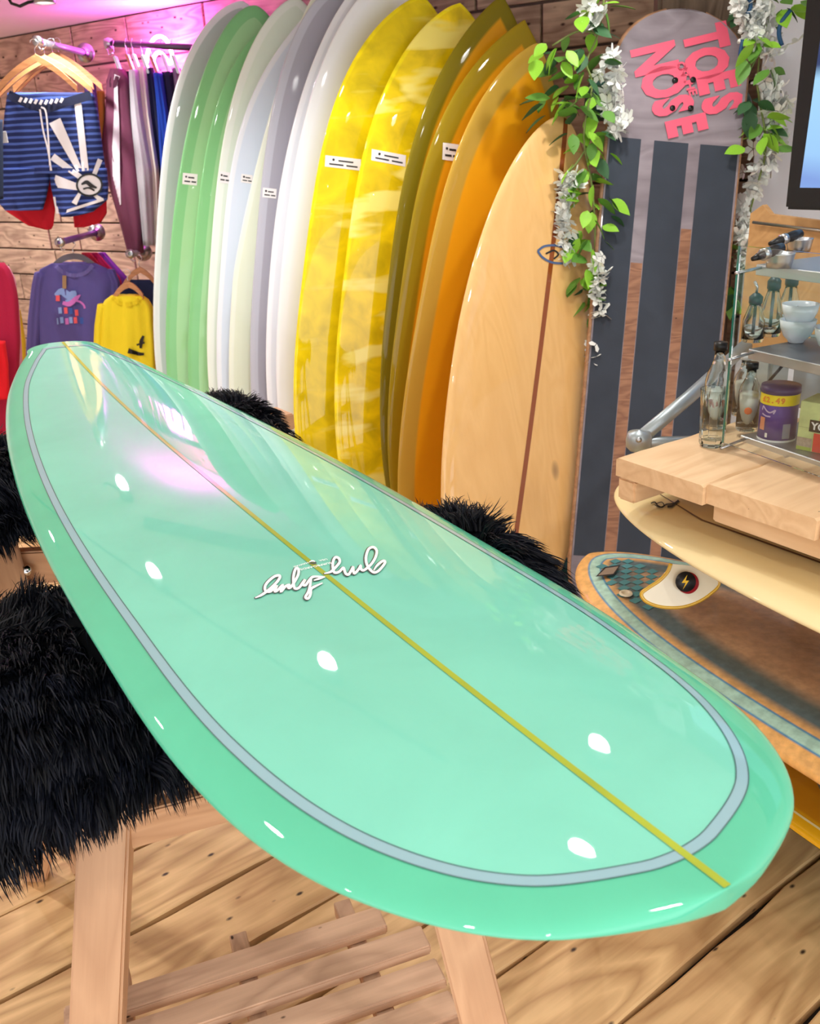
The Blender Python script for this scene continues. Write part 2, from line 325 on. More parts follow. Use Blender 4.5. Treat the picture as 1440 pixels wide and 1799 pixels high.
# true plan distance to outline
osx = np.linspace(0, 1, 600); osx = (1-np.cos(osx*np.pi))/2; ol = np.stack([hw_of(osx), osx*BL], 1)
pts2 = np.stack([np.abs(A[:, 0]), A[:, 1]*BL], 1)
e = np.array([np.sqrt(((ol-p)**2).sum(1).min()) for p in pts2]); e[A[:, 2] < 0] = 0
at = hull_o.data.attributes.new('edge', 'FLOAT', 'POINT'); at.data.foreach_set('value', e.astype(float))
def inset(d):
    """inward offset of the half outline, as (x, s) pairs from nose to tail stringer"""
    t = np.gradient(ol, axis=0); t /= np.linalg.norm(t, axis=1)[:, None]; nrm = np.stack([-t[:, 1], t[:, 0]], 1)
    p = ol+nrm*d; p[:, 1] = p[:, 1]
    keep = []
    for i in range(len(p)):
        if p[i, 0] < 0: continue
        if np.sqrt(((ol-p[i])**2).sum(1).min()) < d*.985: continue
        if BL-p[i, 1] < d: continue
        keep.append(p[i])
    k = np.array(keep); k = k[np.argsort(k[:, 1])]; k = np.vstack([[0, k[0, 1]-k[0, 0]*.15], k, [0, BL-d]]); 
    L = np.concatenate([[0], np.cumsum(np.linalg.norm(np.diff(k, axis=0), axis=1))]); q = np.linspace(0, L[-1], 260)
    return np.stack([np.interp(q, L, k[:, 0]), np.interp(q, L, k[:, 1])], 1)
PIN_IN, PIN_W = .0385, .0095
a_, b_ = inset(PIN_IN), inset(PIN_IN+PIN_W)
M_pin = mat('pinline_grey', '#8db1bc', .6, coat=1, spec=.1)
for sg in (1, -1):
    ribbon('pinline', deck(a_[:, 1]/BL, sg*a_[:, 0], .0005), deck(b_[:, 1]/BL, sg*b_[:, 0], .0005), M_pin, sb)
M_pinl = mat('pinline_edge', '#4f6f70', .6, coat=1, spec=.1)
for d0 in (PIN_IN-.001, PIN_IN+PIN_W-.0002):
    p_, q_ = inset(d0), inset(d0+.0011)
    for sg in (1, -1): ribbon('pinline_border', deck(p_[:, 1]/BL, sg*p_[:, 0], .0008), deck(q_[:, 1]/BL, sg*q_[:, 0], .0008), M_pinl, sb)
M_str = mat('stringer_green', '#a0ae34', .6, coat=1, spec=.1, noise=.25, nscale=14)
sx = np.linspace(.0005, .998, 200)
ribbon('stringer', deck(sx, np.full(200, -.0036), .0009), deck(sx, np.full(200, .0036), .0009), M_str, sb)
# script logo, laid on the deck
def todeck(px, py):
    p = atz(px, py, .93)
    for _ in range(6):
        r = p-np.array([x0, y0, 0]); s = r@BA/BL+.5; x = r@PE/math.cos(_r); z = float(deck(np.array([s]), np.array([x]))[0][2]); p = atz(px, py, z)
    r = p-np.array([x0, y0, 0]); return r@BA/BL+.5, r@PE/math.cos(_r)
def smooth_poly(P_, n=6):
    P_ = np.array(P_, float); out = []
    Pp = np.vstack([2*P_[0]-P_[1], P_, 2*P_[-1]-P_[-2]])
    for i in range(1, len(Pp)-2):
        for k_ in range(n):
            t = k_/n; out.append(.5*((2*Pp[i])+(-Pp[i-1]+Pp[i+1])*t+(2*Pp[i-1]-5*Pp[i]+4*Pp[i+1]-Pp[i+2])*t*t+(-Pp[i-1]+3*Pp[i]-3*Pp[i+1]+Pp[i+2])*t**3))
    out.append(Pp[-2]); return np.array(out)
strokes = [[(718,464),(765,452),(800,420),(832,380),(825,350),(798,345),(782,385),(785,440),(800,458),(830,450),(858,422),(868,440),(878,465),(900,470),(925,430),(932,415),(935,450),(945,462),(975,430),(988,405),(990,430),(1010,440),(1040,420),(1075,385),(1100,340),(1108,295),(1085,268),(1050,280),(1030,330),(1030,380),(1050,425),(1085,455),(1120,445),(1160,400),(1170,375),(1150,372),(1110,405),(1085,440)],
 [(205,645),(250,625),(300,590),(355,540),(385,500),(385,480),(350,485),(305,520),(280,555),(280,590),(310,600),(340,580),(365,555),(350,595),(370,590),(410,550),(395,600),(430,560),(460,550),(450,570),(470,565),(500,520),(525,470),(525,430),(505,430),(490,480),(490,540),(500,575),(530,570),(560,530),(575,510),(560,545),(580,550),(610,510),(640,488),(725,490)],
 [(625,485),(615,540),(600,600),(578,640),(598,650),(615,620),(620,580),(650,560),(705,535)], [(640,515),(680,503),(715,493)]]
def deckstroke(nm, P_, wpx, m, lift, off=(0, 0), n=5):
    q = smooth_poly(P_, n); q = q+np.array(off); t = np.gradient(q, axis=0); t /= np.linalg.norm(t, axis=1)[:, None]+1e-9; nn = np.stack([-t[:, 1], t[:, 0]], 1)
    L = []; R = []
    N = len(q)
    for i in range(N):
        w_ = wpx/2*(.45+.55*min(1, i/6, (N-1-i)/6))
        for lst, sg in ((L, 1), (R, -1)):
            s, x = todeck(400+(q[i, 0]+sg*nn[i, 0]*w_)/4.235, 900+(q[i, 1]+sg*nn[i, 1]*w_)/4.235); lst.append(deck(np.array([s]), np.array([x]), lift)[0])
    return ribbon(nm, L, R, m, sb)
M_lw = mat('logo_white', '#fbf8fb', .4, coat=.3); M_lb = mat('logo_black', '#1c3a34', .4, coat=.5)
for S_ in strokes:
    deckstroke('logo_shadow', S_, 25, M_lb, .0013, (-7, 1)); deckstroke('logo_script', S_, 19, M_lw, .0017)
# tiny arc of lettering and the little flower over the stringer
deckstroke('logo_flower', [(608, 384), (625, 374), (645, 376), (655, 384), (640, 388), (615, 386)], 11, M_lb, .0014)
deckstroke('logo_flower', [(606, 380), (622, 372), (640, 372), (650, 378)], 11, M_lw, .0018)
def inv_text(st, cx, cy, ang_, size):
    s, x = todeck(400+cx/4.235, 900+cy/4.235); s2, x2 = todeck(400+(cx-20*math.cos(ang_))/4.235, 900+(cy-20*math.sin(ang_))/4.235)
    P0 = deck(np.array([s]), np.array([x]), .0016)[0]; P1 = deck(np.array([s2]), np.array([x2]), .0016)[0]; ex = P1-P0; ex /= np.linalg.norm(ex)
    text('logo_lettering', st, size, P0, ex, np.cross(UP2, ex), M_lw, sb, ext=.0001)
inv_text('SURFBOARDS', 655, 408, -.22, .0075)
inv_text('HAWAII', 545, 398, -.3, .0065); inv_text('USA', 710, 362, -.2, .0065)
SB_INV = None
def in_board(P_, pad=.012):
    r = P_-np.array([x0, y0, 0]); s = r@BA/BL+.5; x = np.abs(r@PE); ok = (s > -.01) & (s < 1.01); h = hw_of(np.clip(s, 0, 1))
    c = bcen(np.clip(s, 0, 1)); zt = c[:, 2]+.02
    return ok & (x < h+pad) & (P_[:, 2] > c[:, 2]-.074)

# ------------------------------------------------------------------ fur covered trestles
M_wool = bpy.data.materials.new('black_wool'); M_wool.use_nodes = True
_n = M_wool.node_tree.nodes; _l = M_wool.node_tree.links; _b = _n['Principled BSDF']; _b.inputs['Roughness'].default_value = .6; _b.inputs['Specular IOR Level'].default_value = .2
_a2 = _n.new('ShaderNodeAttribute'); _a2.attribute_name = 'tone'; _rp = _n.new('ShaderNodeValToRGB'); _rp.color_ramp.elements[0].color = C('#020306'); _rp.color_ramp.elements[1].color = C('#0c1120'); _l.new(_a2.outputs['Fac'], _rp.inputs[0]); _l.new(_rp.outputs[0], _b.inputs['Base Color'])
M_hide = mat('dark_hide', '#030408', .95, spec=.1)
def pelt(r, A0, A1, half, drops, top, n, length, seed, tri=None):
    """wool pelt over the top rail from A0 to A1; drops=(camera side, far side) functions of t"""
    g = np.random.default_rng(seed); A0 = np.array(A0, float); A1 = np.array(A1, float); d = A1-A0; Ln = np.linalg.norm(d); d /= Ln
    p = np.array([d[1], -d[0], 0.]); p = p if p[1] < 0 else -p; p /= np.linalg.norm(p)
    def surf(t, v):
        side = np.sign(v); av = np.abs(v)     # av in 0..1 plateau, 1..2 drop
        dr = np.where(v > 0, drops[0](t), drops[1](t))
        off = np.where(av < 1, half*np.sin(av*np.pi/2*.92)/np.sin(np.pi/2*.92), half+.05*(av-1)+.0*av)
        zt = top(t)-half*.28*np.clip(av, 0, 1)**2.4-np.where(av > 1, (av-1)*dr, 0)
        endr = np.clip(np.minimum(t, 1-t)/.06, 0, 1); zt = zt-.05*(1-np.sqrt(1-(1-endr)**2))
        wob = .012*np.sin(t*17+v*3)+.009*np.sin(v*9+t*7)
        return A0[None]+d[None]*(t*Ln)[:, None]+p[None]*(side*(off+wob))[:, None]+np.array([0, 0, 1.])[None]*(zt-A0[2])[:, None]
    tt = np.linspace(0, 1, 26); vv = np.linspace(-2, 2, 34); T, Vv = np.meshgrid(tt, vv, indexing='ij')
    Pb = surf(T.ravel(), Vv.ravel()); inb = in_board(Pb, .01)
    Pb[inb, 2] = np.minimum(Pb[inb, 2], (bcen(np.clip((Pb[inb]-np.array([x0, y0, 0]))@BA/BL+.5, 0, 1))[:, 2]-.078))
    mk('pelt_hide', Pb, grid_faces(26, 34), M_hide, r, smooth=True)
    # strands
    t = g.random(n); v = g.uniform(-2, 2, n) if tri is None else g.choice(tri, n)+g.uniform(-.5, .5, n)
    v = np.clip(v, -2, 2); P0 = surf(t, v); e_ = 1e-3
    du = surf(np.clip(t+e_, 0, 1), v)-surf(np.clip(t-e_, 0, 1), v); dv = surf(t, v+e_)-surf(t, v-e_)
    N = np.cross(du, dv); N /= np.linalg.norm(N, axis=1)[:, None]+1e-12
    cen = A0+d*(t*Ln)[:, None]; cen[:, 2] = top(t)-.25; N *= np.sign(((P0-cen)*N).sum(1))[:, None]
    # clumps
    nc = n//40; ct = g.random(nc); cv = g.uniform(-2, 2, nc)
    key = np.stack([ct*Ln/.5, cv*.6], 1); q = np.stack([t*Ln/.5, v*.6], 1)
    cid = np.empty(n, int)
    for i in range(0, n, 4000): cid[i:i+4000] = ((q[i:i+4000, None]-key[None])**2).sum(2).argmin(1)
    cr = g.normal(0, 1, (nc, 3))[cid]; ph = g.random(nc)[cid]*6.28
    comb = dv/np.linalg.norm(dv, axis=1)[:, None]*np.sign(v)[:, None]
    gr = np.array([0, 0, -1.])
    dirv = N*.75+comb*.55+cr*.28+g.normal(0, .12, (n, 3)); endp = np.where(t < .04, -1., np.where(t > .96, 1., 0.)); dirv += d[None]*(endp*1.0)[:, None]
    dirv /= np.linalg.norm(dirv, axis=1)[:, None]
    ln = length*g.uniform(.65, 1.15, n)*(1+.2*cr[:, 0])
    Cc = surf(ct, cv)[cid]; K = 5; pts = [P0-N*.004]
    cur = P0.copy(); dd = dirv.copy()
    for k_ in range(1, K):
        fr = k_/(K-1)
        dd = dd+gr*.30*fr+comb*.18+np.stack([np.sin(ph+fr*7)*.22]*3, 1)*cr*.5; dd /= np.linalg.norm(dd, axis=1)[:, None]
        cur = cur+dd*(ln/(K-1))[:, None]
        pull = .16*fr; tgt = Cc+(cur-P0); cur = cur*(1-pull)+tgt*pull
        pts.append(cur.copy())
    pts = np.stack(pts, 1)
    bad = in_board(pts.reshape(-1, 3), .003).reshape(n, K).any(1) | (pts[:, :, 2] < .02).any(1)
    pts = pts[~bad]; tone = (g.random(nc)[cid]*.6+g.random(n)*.4)[~bad]; n2 = len(pts)
    T_ = np.gradient(pts, axis=1); T_ /= np.linalg.norm(T_, axis=2)[:, :, None]+1e-9
    rnd = g.normal(0, 1, (n2, 3)); Sd = np.cross(T_, rnd[:, None]); Sd /= np.linalg.norm(Sd, axis=2)[:, :, None]+1e-9
    wd = np.array([.0010, .0012, .0010, .0007, .0001])[None, :, None]
    Lp = pts+Sd*wd; Rp = pts-Sd*wd; Vx = np.stack([Lp, Rp], 2).reshape(-1, 3)
    base = (np.arange(n2)*K*2)[:, None]; quads = np.concatenate([base+np.array([2*k_, 2*k_+1, 2*k_+3, 2*k_+2])[None] for k_ in range(K-1)], 0)
    mi = np.array(Matrix.LocRotScale(r.location, r.rotation_euler, None).inverted()); Vx = Vx@mi[:3, :3].T+mi[:3, 3]
    me = bpy.data.meshes.new('wool'); me.vertices.add(len(Vx)); me.vertices.foreach_set('co', Vx.ravel()); nf = len(quads)
    me.loops.add(nf*4); me.loops.foreach_set('vertex_index', quads.ravel().astype(np.int32)); me.polygons.add(nf); me.polygons.foreach_set('loop_start', np.arange(0, nf*4, 4, dtype=np.int32)); me.update(calc_edges=True); me.validate()
    me.polygons.foreach_set('use_smooth', [True]*nf)
    at_ = me.attributes.new('tone', 'FLOAT', 'POINT'); at_.data.foreach_set('value', np.repeat(tone, K*2).astype(float))
    me.materials.append(M_wool); o_ = bpy.data.objects.new('wool', me); COL.objects.link(o_); o_.parent = r; o_['kind'] = 'stuff'; o_['label'] = 'long black wavy wool'
def leg(r, a, b, wd, th, wdir, m=M_beech):
    a = np.array(a, float); b = np.array(b, float); ax = b-a; L = np.linalg.norm(ax); ax /= L; w_ = np.array(wdir, float); w_ -= ax*(w_@ax); w_ /= np.linalg.norm(w_)
    return box('leg', (a+b)/2, ax, w_, np.cross(ax, w_), L, wd, th, m, r, bev=.004)
def bolt(r, c, nrm):
    lathe('bolt', c, [(0, .006), (.005, .006), (.011, .004), (.012, 0), (.012, -.002)], M_chrome, r, 14, axis=nrm)
ST_A = root('trestle', 'near wooden trestle with slatted shelf, draped in black wool under the mint board', 'trestle', (-.3, 1.2, 0))
e1 = np.array([.945, .328, 0]); e2 = np.array([.328, -.945, 0])
pl, ql = atw(190, 1380, 1.3), atw(172, 1799, 1.3); dl = (pl-ql)/np.linalg.norm(pl-ql)
la, lb = ql-dl*(ql[2]/dl[2]), ql+dl*((.80-ql[2])/dl[2])
pr_, qr = atw(812, 1650, 1.3), atw(848, 1790, 1.3); dr_ = (pr_-qr)/np.linalg.norm(pr_-qr)
ra, rb = qr-dr_*(qr[2]/dr_[2]), qr+dr_*((.80-qr[2])/dr_[2])
wdir = RT
leg(ST_A, la, lb, .074, .032, wdir); leg(ST_A, ra, rb, .066, .032, wdir)
apexL, apexR = lb.copy(), rb.copy()
leg(ST_A, atz(60, 1545, 0)+np.array([0, .01, 0]), apexL+np.array([-.05, .06, 0]), .05, .032, wdir)
leg(ST_A, ra+np.array([.18, .62, 0]), apexR+np.array([.03, .07, 0]), .05, .032, wdir)
box('top_rail', (apexL+apexR)/2+np.array([-.05, .02, .015]), apexR-apexL, np.cross(Z, apexR-apexL), Z, np.linalg.norm(apexR-apexL)+.5, .09, .04, M_beech, ST_A)
cbc = (la+(lb-la)*.70+ra+(rb-ra)*.70)/2+np.array([.0, .055, 0])
box('cross_brace', cbc+np.array([.02, .03, .0]), e1, e2, Z, .56, .03, .06, M_beech, ST_A)
# slatted shelf
zsh = .2
for i, (px_, py_) in enumerate([(672, 1608), (748, 1645), (775, 1700), (800, 1760), (822, 1822), (842, 1890)]):
    end = atz(px_, py_, zsh); L = .53
    yj = [0, .002, -.001, .001, 0, 0][i]
    c = end - e1*(L/2) + np.array([0, 0, -.009+yj])
    box('slat', c, e1+np.array([0, 0, 0]), e2, Z, L, .05, .02, M_slat, ST_A, bev=.003, jitter=.0008)
for tt_ in (.07, .26, .46):
    c = (atz(672, 1608, zsh)+atz(842, 1890, zsh))/2-e1*tt_
    box('shelf_bearer', c+np.array([0, 0, -.036]), e2, e1, Z, .5, .03, .03, M_slat, ST_A, bev=.002)
bolt(ST_A, atw(181, 1413, 1.268), -_fw)
pelt(ST_A, (.165, 1.325, .86), (-.93, .93, .86), .155, (lambda t: .03+.165*sm((t-.35)/.5), lambda t: .03+.05*t), lambda t: .878-.02*t+.008*np.sin(t*9), 95000, .046, 3)
ST_B = root('trestle', 'far wooden trestle draped in black wool under the tail of the mint board', 'trestle', (-.6, 2.0, 0))
bA, bB = np.array([-.27, 2.21, 0]), np.array([-.98, 1.72, 0]); dB = (bB-bA)/np.linalg.norm(bB-bA); nB = np.array([dB[1], -dB[0], 0]); nB = nB if nB[1] < 0 else -nB
for q_, c_ in ((.12, 1), (.75, 1)):
    ap = bA+dB*q_
    for sg in (1, -1): leg(ST_B, ap+nB*.24*sg+np.array([0, 0, 0]), ap+nB*.04*sg+np.array([0, 0, .82]), .07, .032, dB)
box('top_rail', (bA+bB)/2+np.array([0, 0, .83]), dB, nB, Z, .8, .09, .04, M_beech, ST_B)
brc = atw(40, 994, 1.93)
box('side_rail', brc+np.array([-.03, 0, 0]), (.98, -.05, .02), (.05, .98, 0), Z, .23, .03, .075, M_beech, ST_B, bev=.004)
bolt(ST_B, atw(46, 1002, 1.90), -_fw)
pelt(ST_B, (-.345, 2.13, .88), (-1.02, 1.72, .88), .15, (lambda t: .04+.04*sm((t-.3)/.4), lambda t: .05+0*t), lambda t: .895+.006*np.sin(t*8), 42000, .042, 8)

# ------------------------------------------------------------------ standing surfboards
def board_attr(o, A, L, hwf, tailr=False):
    os_ = (1-np.cos(np.linspace(0, np.pi, 240)))/2; ol_ = np.stack([hwf(os_), os_*L], 1); p2 = np.stack([np.abs(A[:, 0]), A[:, 1]*L], 1)
    ed = np.array([np.sqrt(((ol_-p)**2).sum(1).min()) for p in p2])
    at1 = o.data.attributes.new('edge', 'FLOAT', 'POINT'); at1.data.foreach_set('value', ed.astype(float))
def prof(s, pn, qn):
    s = np.asarray(s, float); a = np.clip((s-.48)/.52, 0, 1); b = np.clip((.48-s)/.48, 0, 1)
    return np.where(s > .48, np.maximum(0, 1-a**pn)**(1/qn), np.maximum(0, 1-b**2.3)**(1/1.7))
STICK = mat('sticker_white', '#f1eef0', .4)
def std_board(label, tip, yT, bx, by, al, Wd, pn, qn, m, th=.05, sticker=None, stringer=None, group='surfboards leaning in the rack along the back wall', dots=True):
    T = aty(*tip, yT); B = np.array([bx, by, .012]); a = T-B; L = np.linalg.norm(a); ax = a/L
    e_ = np.array([math.cos(math.radians(al)), math.sin(math.radians(al)), 0]); e_ -= ax*(e_@ax); e_ /= np.linalg.norm(e_); nrm = np.cross(e_, ax)   # faces camera
    if nrm[1] > 0: nrm = -nrm
    r = root('surfboard', label, 'surfboard', B, 0, group)
    hwf = lambda s: Wd*prof(s, pn, qn)
    tf = lambda s: (.25+.75*np.sqrt(np.clip(np.sin(np.pi*np.clip(s, 0, 1)), 0, 1)))
    cen = lambda s: B+a*s+nrm*(.0)
    s_ = (1-np.cos(np.linspace(0.0, np.pi, 61)))/2
    V, A = hull(s_, hwf, lambda s: th/2*tf(s), lambda s: th/2*tf(s), cen, e_, nrm, 40)
    o = mk('board_hull', V, grid_faces(len(s_), 40, closev=True), m, r, smooth=True, world=True)
    # object space for materials: x across, y along
    fixn(o); board_attr(o, A, L, hwf)
    def fp(px_, py_, lift=.001):
        # point on the face seen through a pixel
        d = ray(px_, py_); p = EYE+d*(((B-EYE)@nrm+th/2*.9)/(d@nrm)); s = (p-B)@ax/L; x = (p-B)@e_; h = max(float(hwf(s)), .001)
        zz = th/2*float(tf(s))*(1-min(1, abs(x)/h)**2.7)**.5; return B+ax*(s*L)+e_*x+nrm*(zz+lift)
    if sticker:
        x1, y1, x2, y2, hh = sticker; n_ = 6; top_, bot_ = [], []
        for i in range(n_+1):
            u = i/n_; top_.append(fp(x1+(x2-x1)*u, y1+(y2-y1)*u, .0015)); bot_.append(fp(x1+(x2-x1)*u-hh*.06, y1+(y2-y1)*u+hh, .0015))
        st = ribbon('sticker', top_, bot_, STICK, r)
        w_ = np.linalg.norm(top_[-1]-top_[0])
        if dots:
            cc = fp(x1+(x2-x1)*.22, y1+(y2-y1)*.22+hh*.32, .002); lathe('sticker_dot', cc, [(0, .0008), (.004, .0008), (.004, 0)], M_dark, r, 10, axis=nrm)
            for (u0, u1, v0) in ((.36, .78, .3), (.1, .5, .66), (.58, .9, .66)):
                L_, R_ = [], []
                for i in range(5):
                    u = u0+(u1-u0)*i/4; L_.append(fp(x1+(x2-x1)*u, y1+(y2-y1)*u+hh*v0, .0022)); R_.append(fp(x1+(x2-x1)*u, y1+(y2-y1)*u+hh*(v0+.13), .0022))
                ribbon('sticker_print', L_, R_, M_dark, r)
    if stringer:
        sv = np.linspace(.01, .995, 60); L_ = []; R_ = []
        for s in sv:
            h = max(float(hwf(s)), .004); z_ = th/2*float(tf(s))+.0008; w_ = min(stringer[1]/2, h)
            L_.append(B+a*s-e_*w_+nrm*z_); R_.append(B+a*s+e_*w_+nrm*z_)
        ribbon('stringer', L_, R_, stringer[0], r)
    return r, fp, (B, a, ax, e_, nrm, L, hwf)
def rs(name, *a_, **k_): m_ = bpy.data.materials.new(name); m_.use_nodes = True; return resin(m_, *a_, **k_)
R_wg = rs('white_glass_resin', '#b4c8c3', '#dfe9ea', .028, .03)
R_ga = rs('green_resin', '#a2d79f', '#84c98a', .045, .03, rough=.35, coat=.5)
R_pm = rs('pale_mint_resin', '#dcebdd', '#e8f2ea', .03, .02, rough=.4, coat=.3)
R_ib = rs('ice_blue_resin', '#d5e2f4', '#e6edf8', .02, .02, rough=.4, coat=.3)
R_cr = rs('cream_resin', '#dfe9d6', '#e6efe2', .02, .02, rough=.4, coat=.3)
R_gy = rs('grey_lilac_resin', '#a5a5b4', '#b9bccb', .03, .02, rough=.45, coat=.2)
R_wh = rs('white_resin', '#e3e8f2', '#eef2fa', .02, .02, rough=.4, coat=.3)
R_wc = rs('white_cream_resin', '#dcdccb', '#edf1f8', .06, .02, rough=.4, coat=.3, soft=.03)
R_ye = rs('yellow_marbled_resin', '#ead000', '#f6e000', .012, .22, 9, rough=.2, streak=('#f8e55a', (3.5, 3.5, 17), .60, .72))
R_yd = rs('yellow_marbled_resin_b', '#eacb00', '#f6e000', .012, .26, 10, rough=.2, streak=('#fbea78', (3, 3, 11), .53, .60))
R_ol = rs('olive_orange_resin', '#dd9a08', '#7f7005', .05, .03, rough=.35, coat=.5, soft=.004)
R_o2 = rs('olive_orange_resin_b', '#e39d0a', '#9a820c', .055, .03, rough=.35, coat=.5, soft=.004)
R_o3 = rs('tan_orange_resin', '#eba20a', '#c49c3a', .055, .03, rough=.35, coat=.5, soft=.004)
BD = [
 ('outermost white rimmed grey-green surfboard at the left end of the rack', (425,2), 4.25, -.930, 3.949, 10.1, .286, 3.52, 1.552, R_wg, .05, None),
 ('taller light green surfboard with a sticker, next to the white rimmed one', (449,10), 4.10, -.883, 3.798, 9.3, .256, 2.348, 1.858, R_ga, .045, (321, 303, 347, 306, 20)),
 ('shorter light green surfboard in front of the taller green one', (475,45), 4.03, -.808, 3.729, 10, .220, 3.479, 1.429, R_ga, .045, None),
 ('pale mint white surfboard just right of the two green boards', (521,-4), 3.96, -.670, 3.658, 9.1, .255, 2.972, 1.577, R_pm, .045, (385, 300, 404, 303, 20)),
 ('ice blue surfboard with pointed nose between pale mint and cream boards', (540,20), 3.88, -.624, 3.58, 10, .249, 3.536, .91, R_ib, .045, (424, 305, 444, 308, 15)),
 ('narrow cream green surfboard just left of the grey board', (560,-20), 3.80, -.597, 3.50, 10, .219, 1.265, 1.407, R_cr, .04, None),
 ('grey lilac surfboard with an oval logo sticker', (610,-30), 3.72, -.461, 3.419, 10, .251, 3.307, 1.803, R_gy, .045, (462, 329, 486, 332, 17)),
 ('plain white surfboard directly right of the grey one', (650,-40), 3.64, -.374, 3.34, 10, .266, 2.241, 1.478, R_wh, .045, None),
 ('white surfboard with cream shaded deck directly left of the yellow boards', (690,-40), 3.56, -.312, 3.26, 10, .287, 2.65, 1.66, R_wc, .045, None),
 ('taller marbled translucent yellow surfboard with a sticker', (741,-8), 3.45, -.257, 3.145, 18, .287, 3.742, 1.282, R_ye, .05, (573, 272, 634, 280, 20)),
 ('second marbled yellow surfboard, with paler patches, beside the olive rimmed ones', (807,6), 3.36, -.098, 3.06, 13.4, .278, 3.322, 1.374, R_yd, .05, (654, 261, 713, 273, 20)),
 ('olive rimmed orange surfboard, tallest of the three orange ones', (881,-8), 3.25, .065, 2.946, 20, .277, 3.008, 1.14, R_ol, .045, None),
 ('middle olive rimmed orange surfboard with a white square sticker', (920,35), 3.15, .081, 2.844, 22.9, .287, 3.582, 1.046, R_o2, .045, (780, 250, 808, 254, 30)),
 ('orange surfboard with pale tan rim directly left of the wooden board', (943,76), 3.05, .055, 2.728, 34, .262, 3.469, 1.215, R_o3, .045, None)]
for b_ in BD:
    r_, fp_, _g = std_board(*b_, dots=True)
# wooden board
M_bal = bpy.data.materials.new('balsa_gloss')
M_bal = wood('balsa_gloss', '#f0c07a', '#d9a052', .9, .3, .6, specks=.0, knots=1, coat=1)
# grain direction: local Z of an upright board
def swapaxis(m, rot):
    for nd in m.node_tree.nodes:
        if nd.type == 'MAPPING': nd.inputs['Rotation'].default_value = rot
    return m
for nd in list(M_bal.node_tree.nodes):
    if nd.type == 'MAPPING':
        s0 = nd.inputs['Scale'].default_value; nd.inputs['Scale'].default_value = (s0[1], s0[2], s0[0])
wr, wfp, wg = std_board('glossy pale wooden surfboard with dark red stringer standing right of the orange boards', (990,205), 2.92, .223, 2.319, 37, .300, 2.085, 1.591, M_bal, .055, None, (mat('redwood', '#8f4416', .35, coat=1), .018))
B, a, ax, e_, nrm, L, hwf = wg
# oval blue logo on the wooden board
def facering(fp, pts, w_, m, r, nm, lift=.0016):
    q = smooth_poly(pts, 4); t = np.gradient(q, axis=0); t /= np.linalg.norm(t, axis=1)[:, None]+1e-9; nn = np.stack([-t[:, 1], t[:, 0]], 1)
    return ribbon(nm, [fp(*(p+n_*w_/2), lift) for p, n_ in zip(q, nn)], [fp(*(p-n_*w_/2), lift) for p, n_ in zip(q, nn)], m, r)
M_lb2 = mat('logo_blue', '#4f6690', .5); 
facering(wfp, [(944, 441), (955, 433), (972, 431), (988, 434)], 4, M_lb2, wr, 'logo'); facering(wfp, [(944, 441), (952, 452), (968, 461), (988, 463)], 4, M_lb2, wr, 'logo')
facering(wfp, [(958, 446), (972, 440), (980, 447), (972, 455)], 3, M_dark, wr, 'logo')
# rack the boards stand in
d1 = np.array([.97, -.62, 0]); d1 /= np.linalg.norm(d1)
rkc = np.array([.0, 4.02, 0])

# ------------------------------------------------------------------ giant skateboard
T = aty(1203, 20, 3.0); Bs = np.array([.655, 2.47, .03]); a = T-Bs; L = np.linalg.norm(a); ax = a/L
e_ = np.array([math.cos(math.radians(2)), math.sin(math.radians(2)), 0]); e_ -= ax*(e_@ax); e_ /= np.linalg.norm(e_); nrm = np.cross(e_, ax); nrm = nrm if nrm[1] < 0 else -nrm
sk = root('giant_skateboard', 'giant worn skateboard deck with pink letters and three black grip strips standing against the wall', 'skateboard', Bs)
HWs = .197; TH = .022
def sk_hw(s):
    d = np.minimum(s, 1-s)*L; R_ = .19; return HWs*np.where(d < R_, (np.maximum(0, 1-(1-d/R_)**2.2))**(1/2.0), 1)
M_deckw = bpy.data.materials.new('deck'); 
M_deckw = wood('worn_grey_ply', '#9b9199', '#625860', 1.2, .55, .35, coat=.25, worn=.5)
for nd in M_deckw.node_tree.nodes:
    if nd.type == 'MAPPING': s0 = nd.inputs['Scale'].default_value[:]; nd.inputs['Scale'].default_value = (s0[0], s0[1], s0[2]/2)
s_ = (1-np.cos(np.linspace(0, np.pi, 61)))/2; V = []; Fc = []; NV = 12
for s in s_:
    h = max(float(sk_hw(s)), .002); c = Bs+a*s
    for zz, sgn in ((TH/2, 1), (-TH/2, -1)):
        for k_ in range(NV//2):
            u = -1+2*k_/(NV//2-1) if sgn > 0 else 1-2*k_/(NV//2-1)
            V.append(c+e_*(u*h)+nrm*(zz+.006*u*u))
o = mk('deck', V, grid_faces(61, NV, closev=True)+[tuple(range(NV)), tuple(60*NV+q for q in range(NV))[::-1]], M_deckw, sk); fixn(o)
M_edge = wood('ply_edge', '#b98c68', '#7a5238', 2, .6, .6)
for sg in (1, -1):
    sv = np.linspace(.004, .996, 90); pp = [Bs+a*s+e_*(sg*(float(sk_hw(s))+.001))+nrm*.006 for s in sv]; tube('deck_edge', pp, .0085, M_edge, sk, 6)
M_grip = mat('grip_tape', '#3d4450', .9, noise=.18, nscale=14, bump=.3, bscale=900)
Lt = lambda py_: ((aty(1190, py_, 3.0-(py_-20)/960*.5)-Bs)@ax)/L
s_top, s_bot = 1-.375/L, .21/L
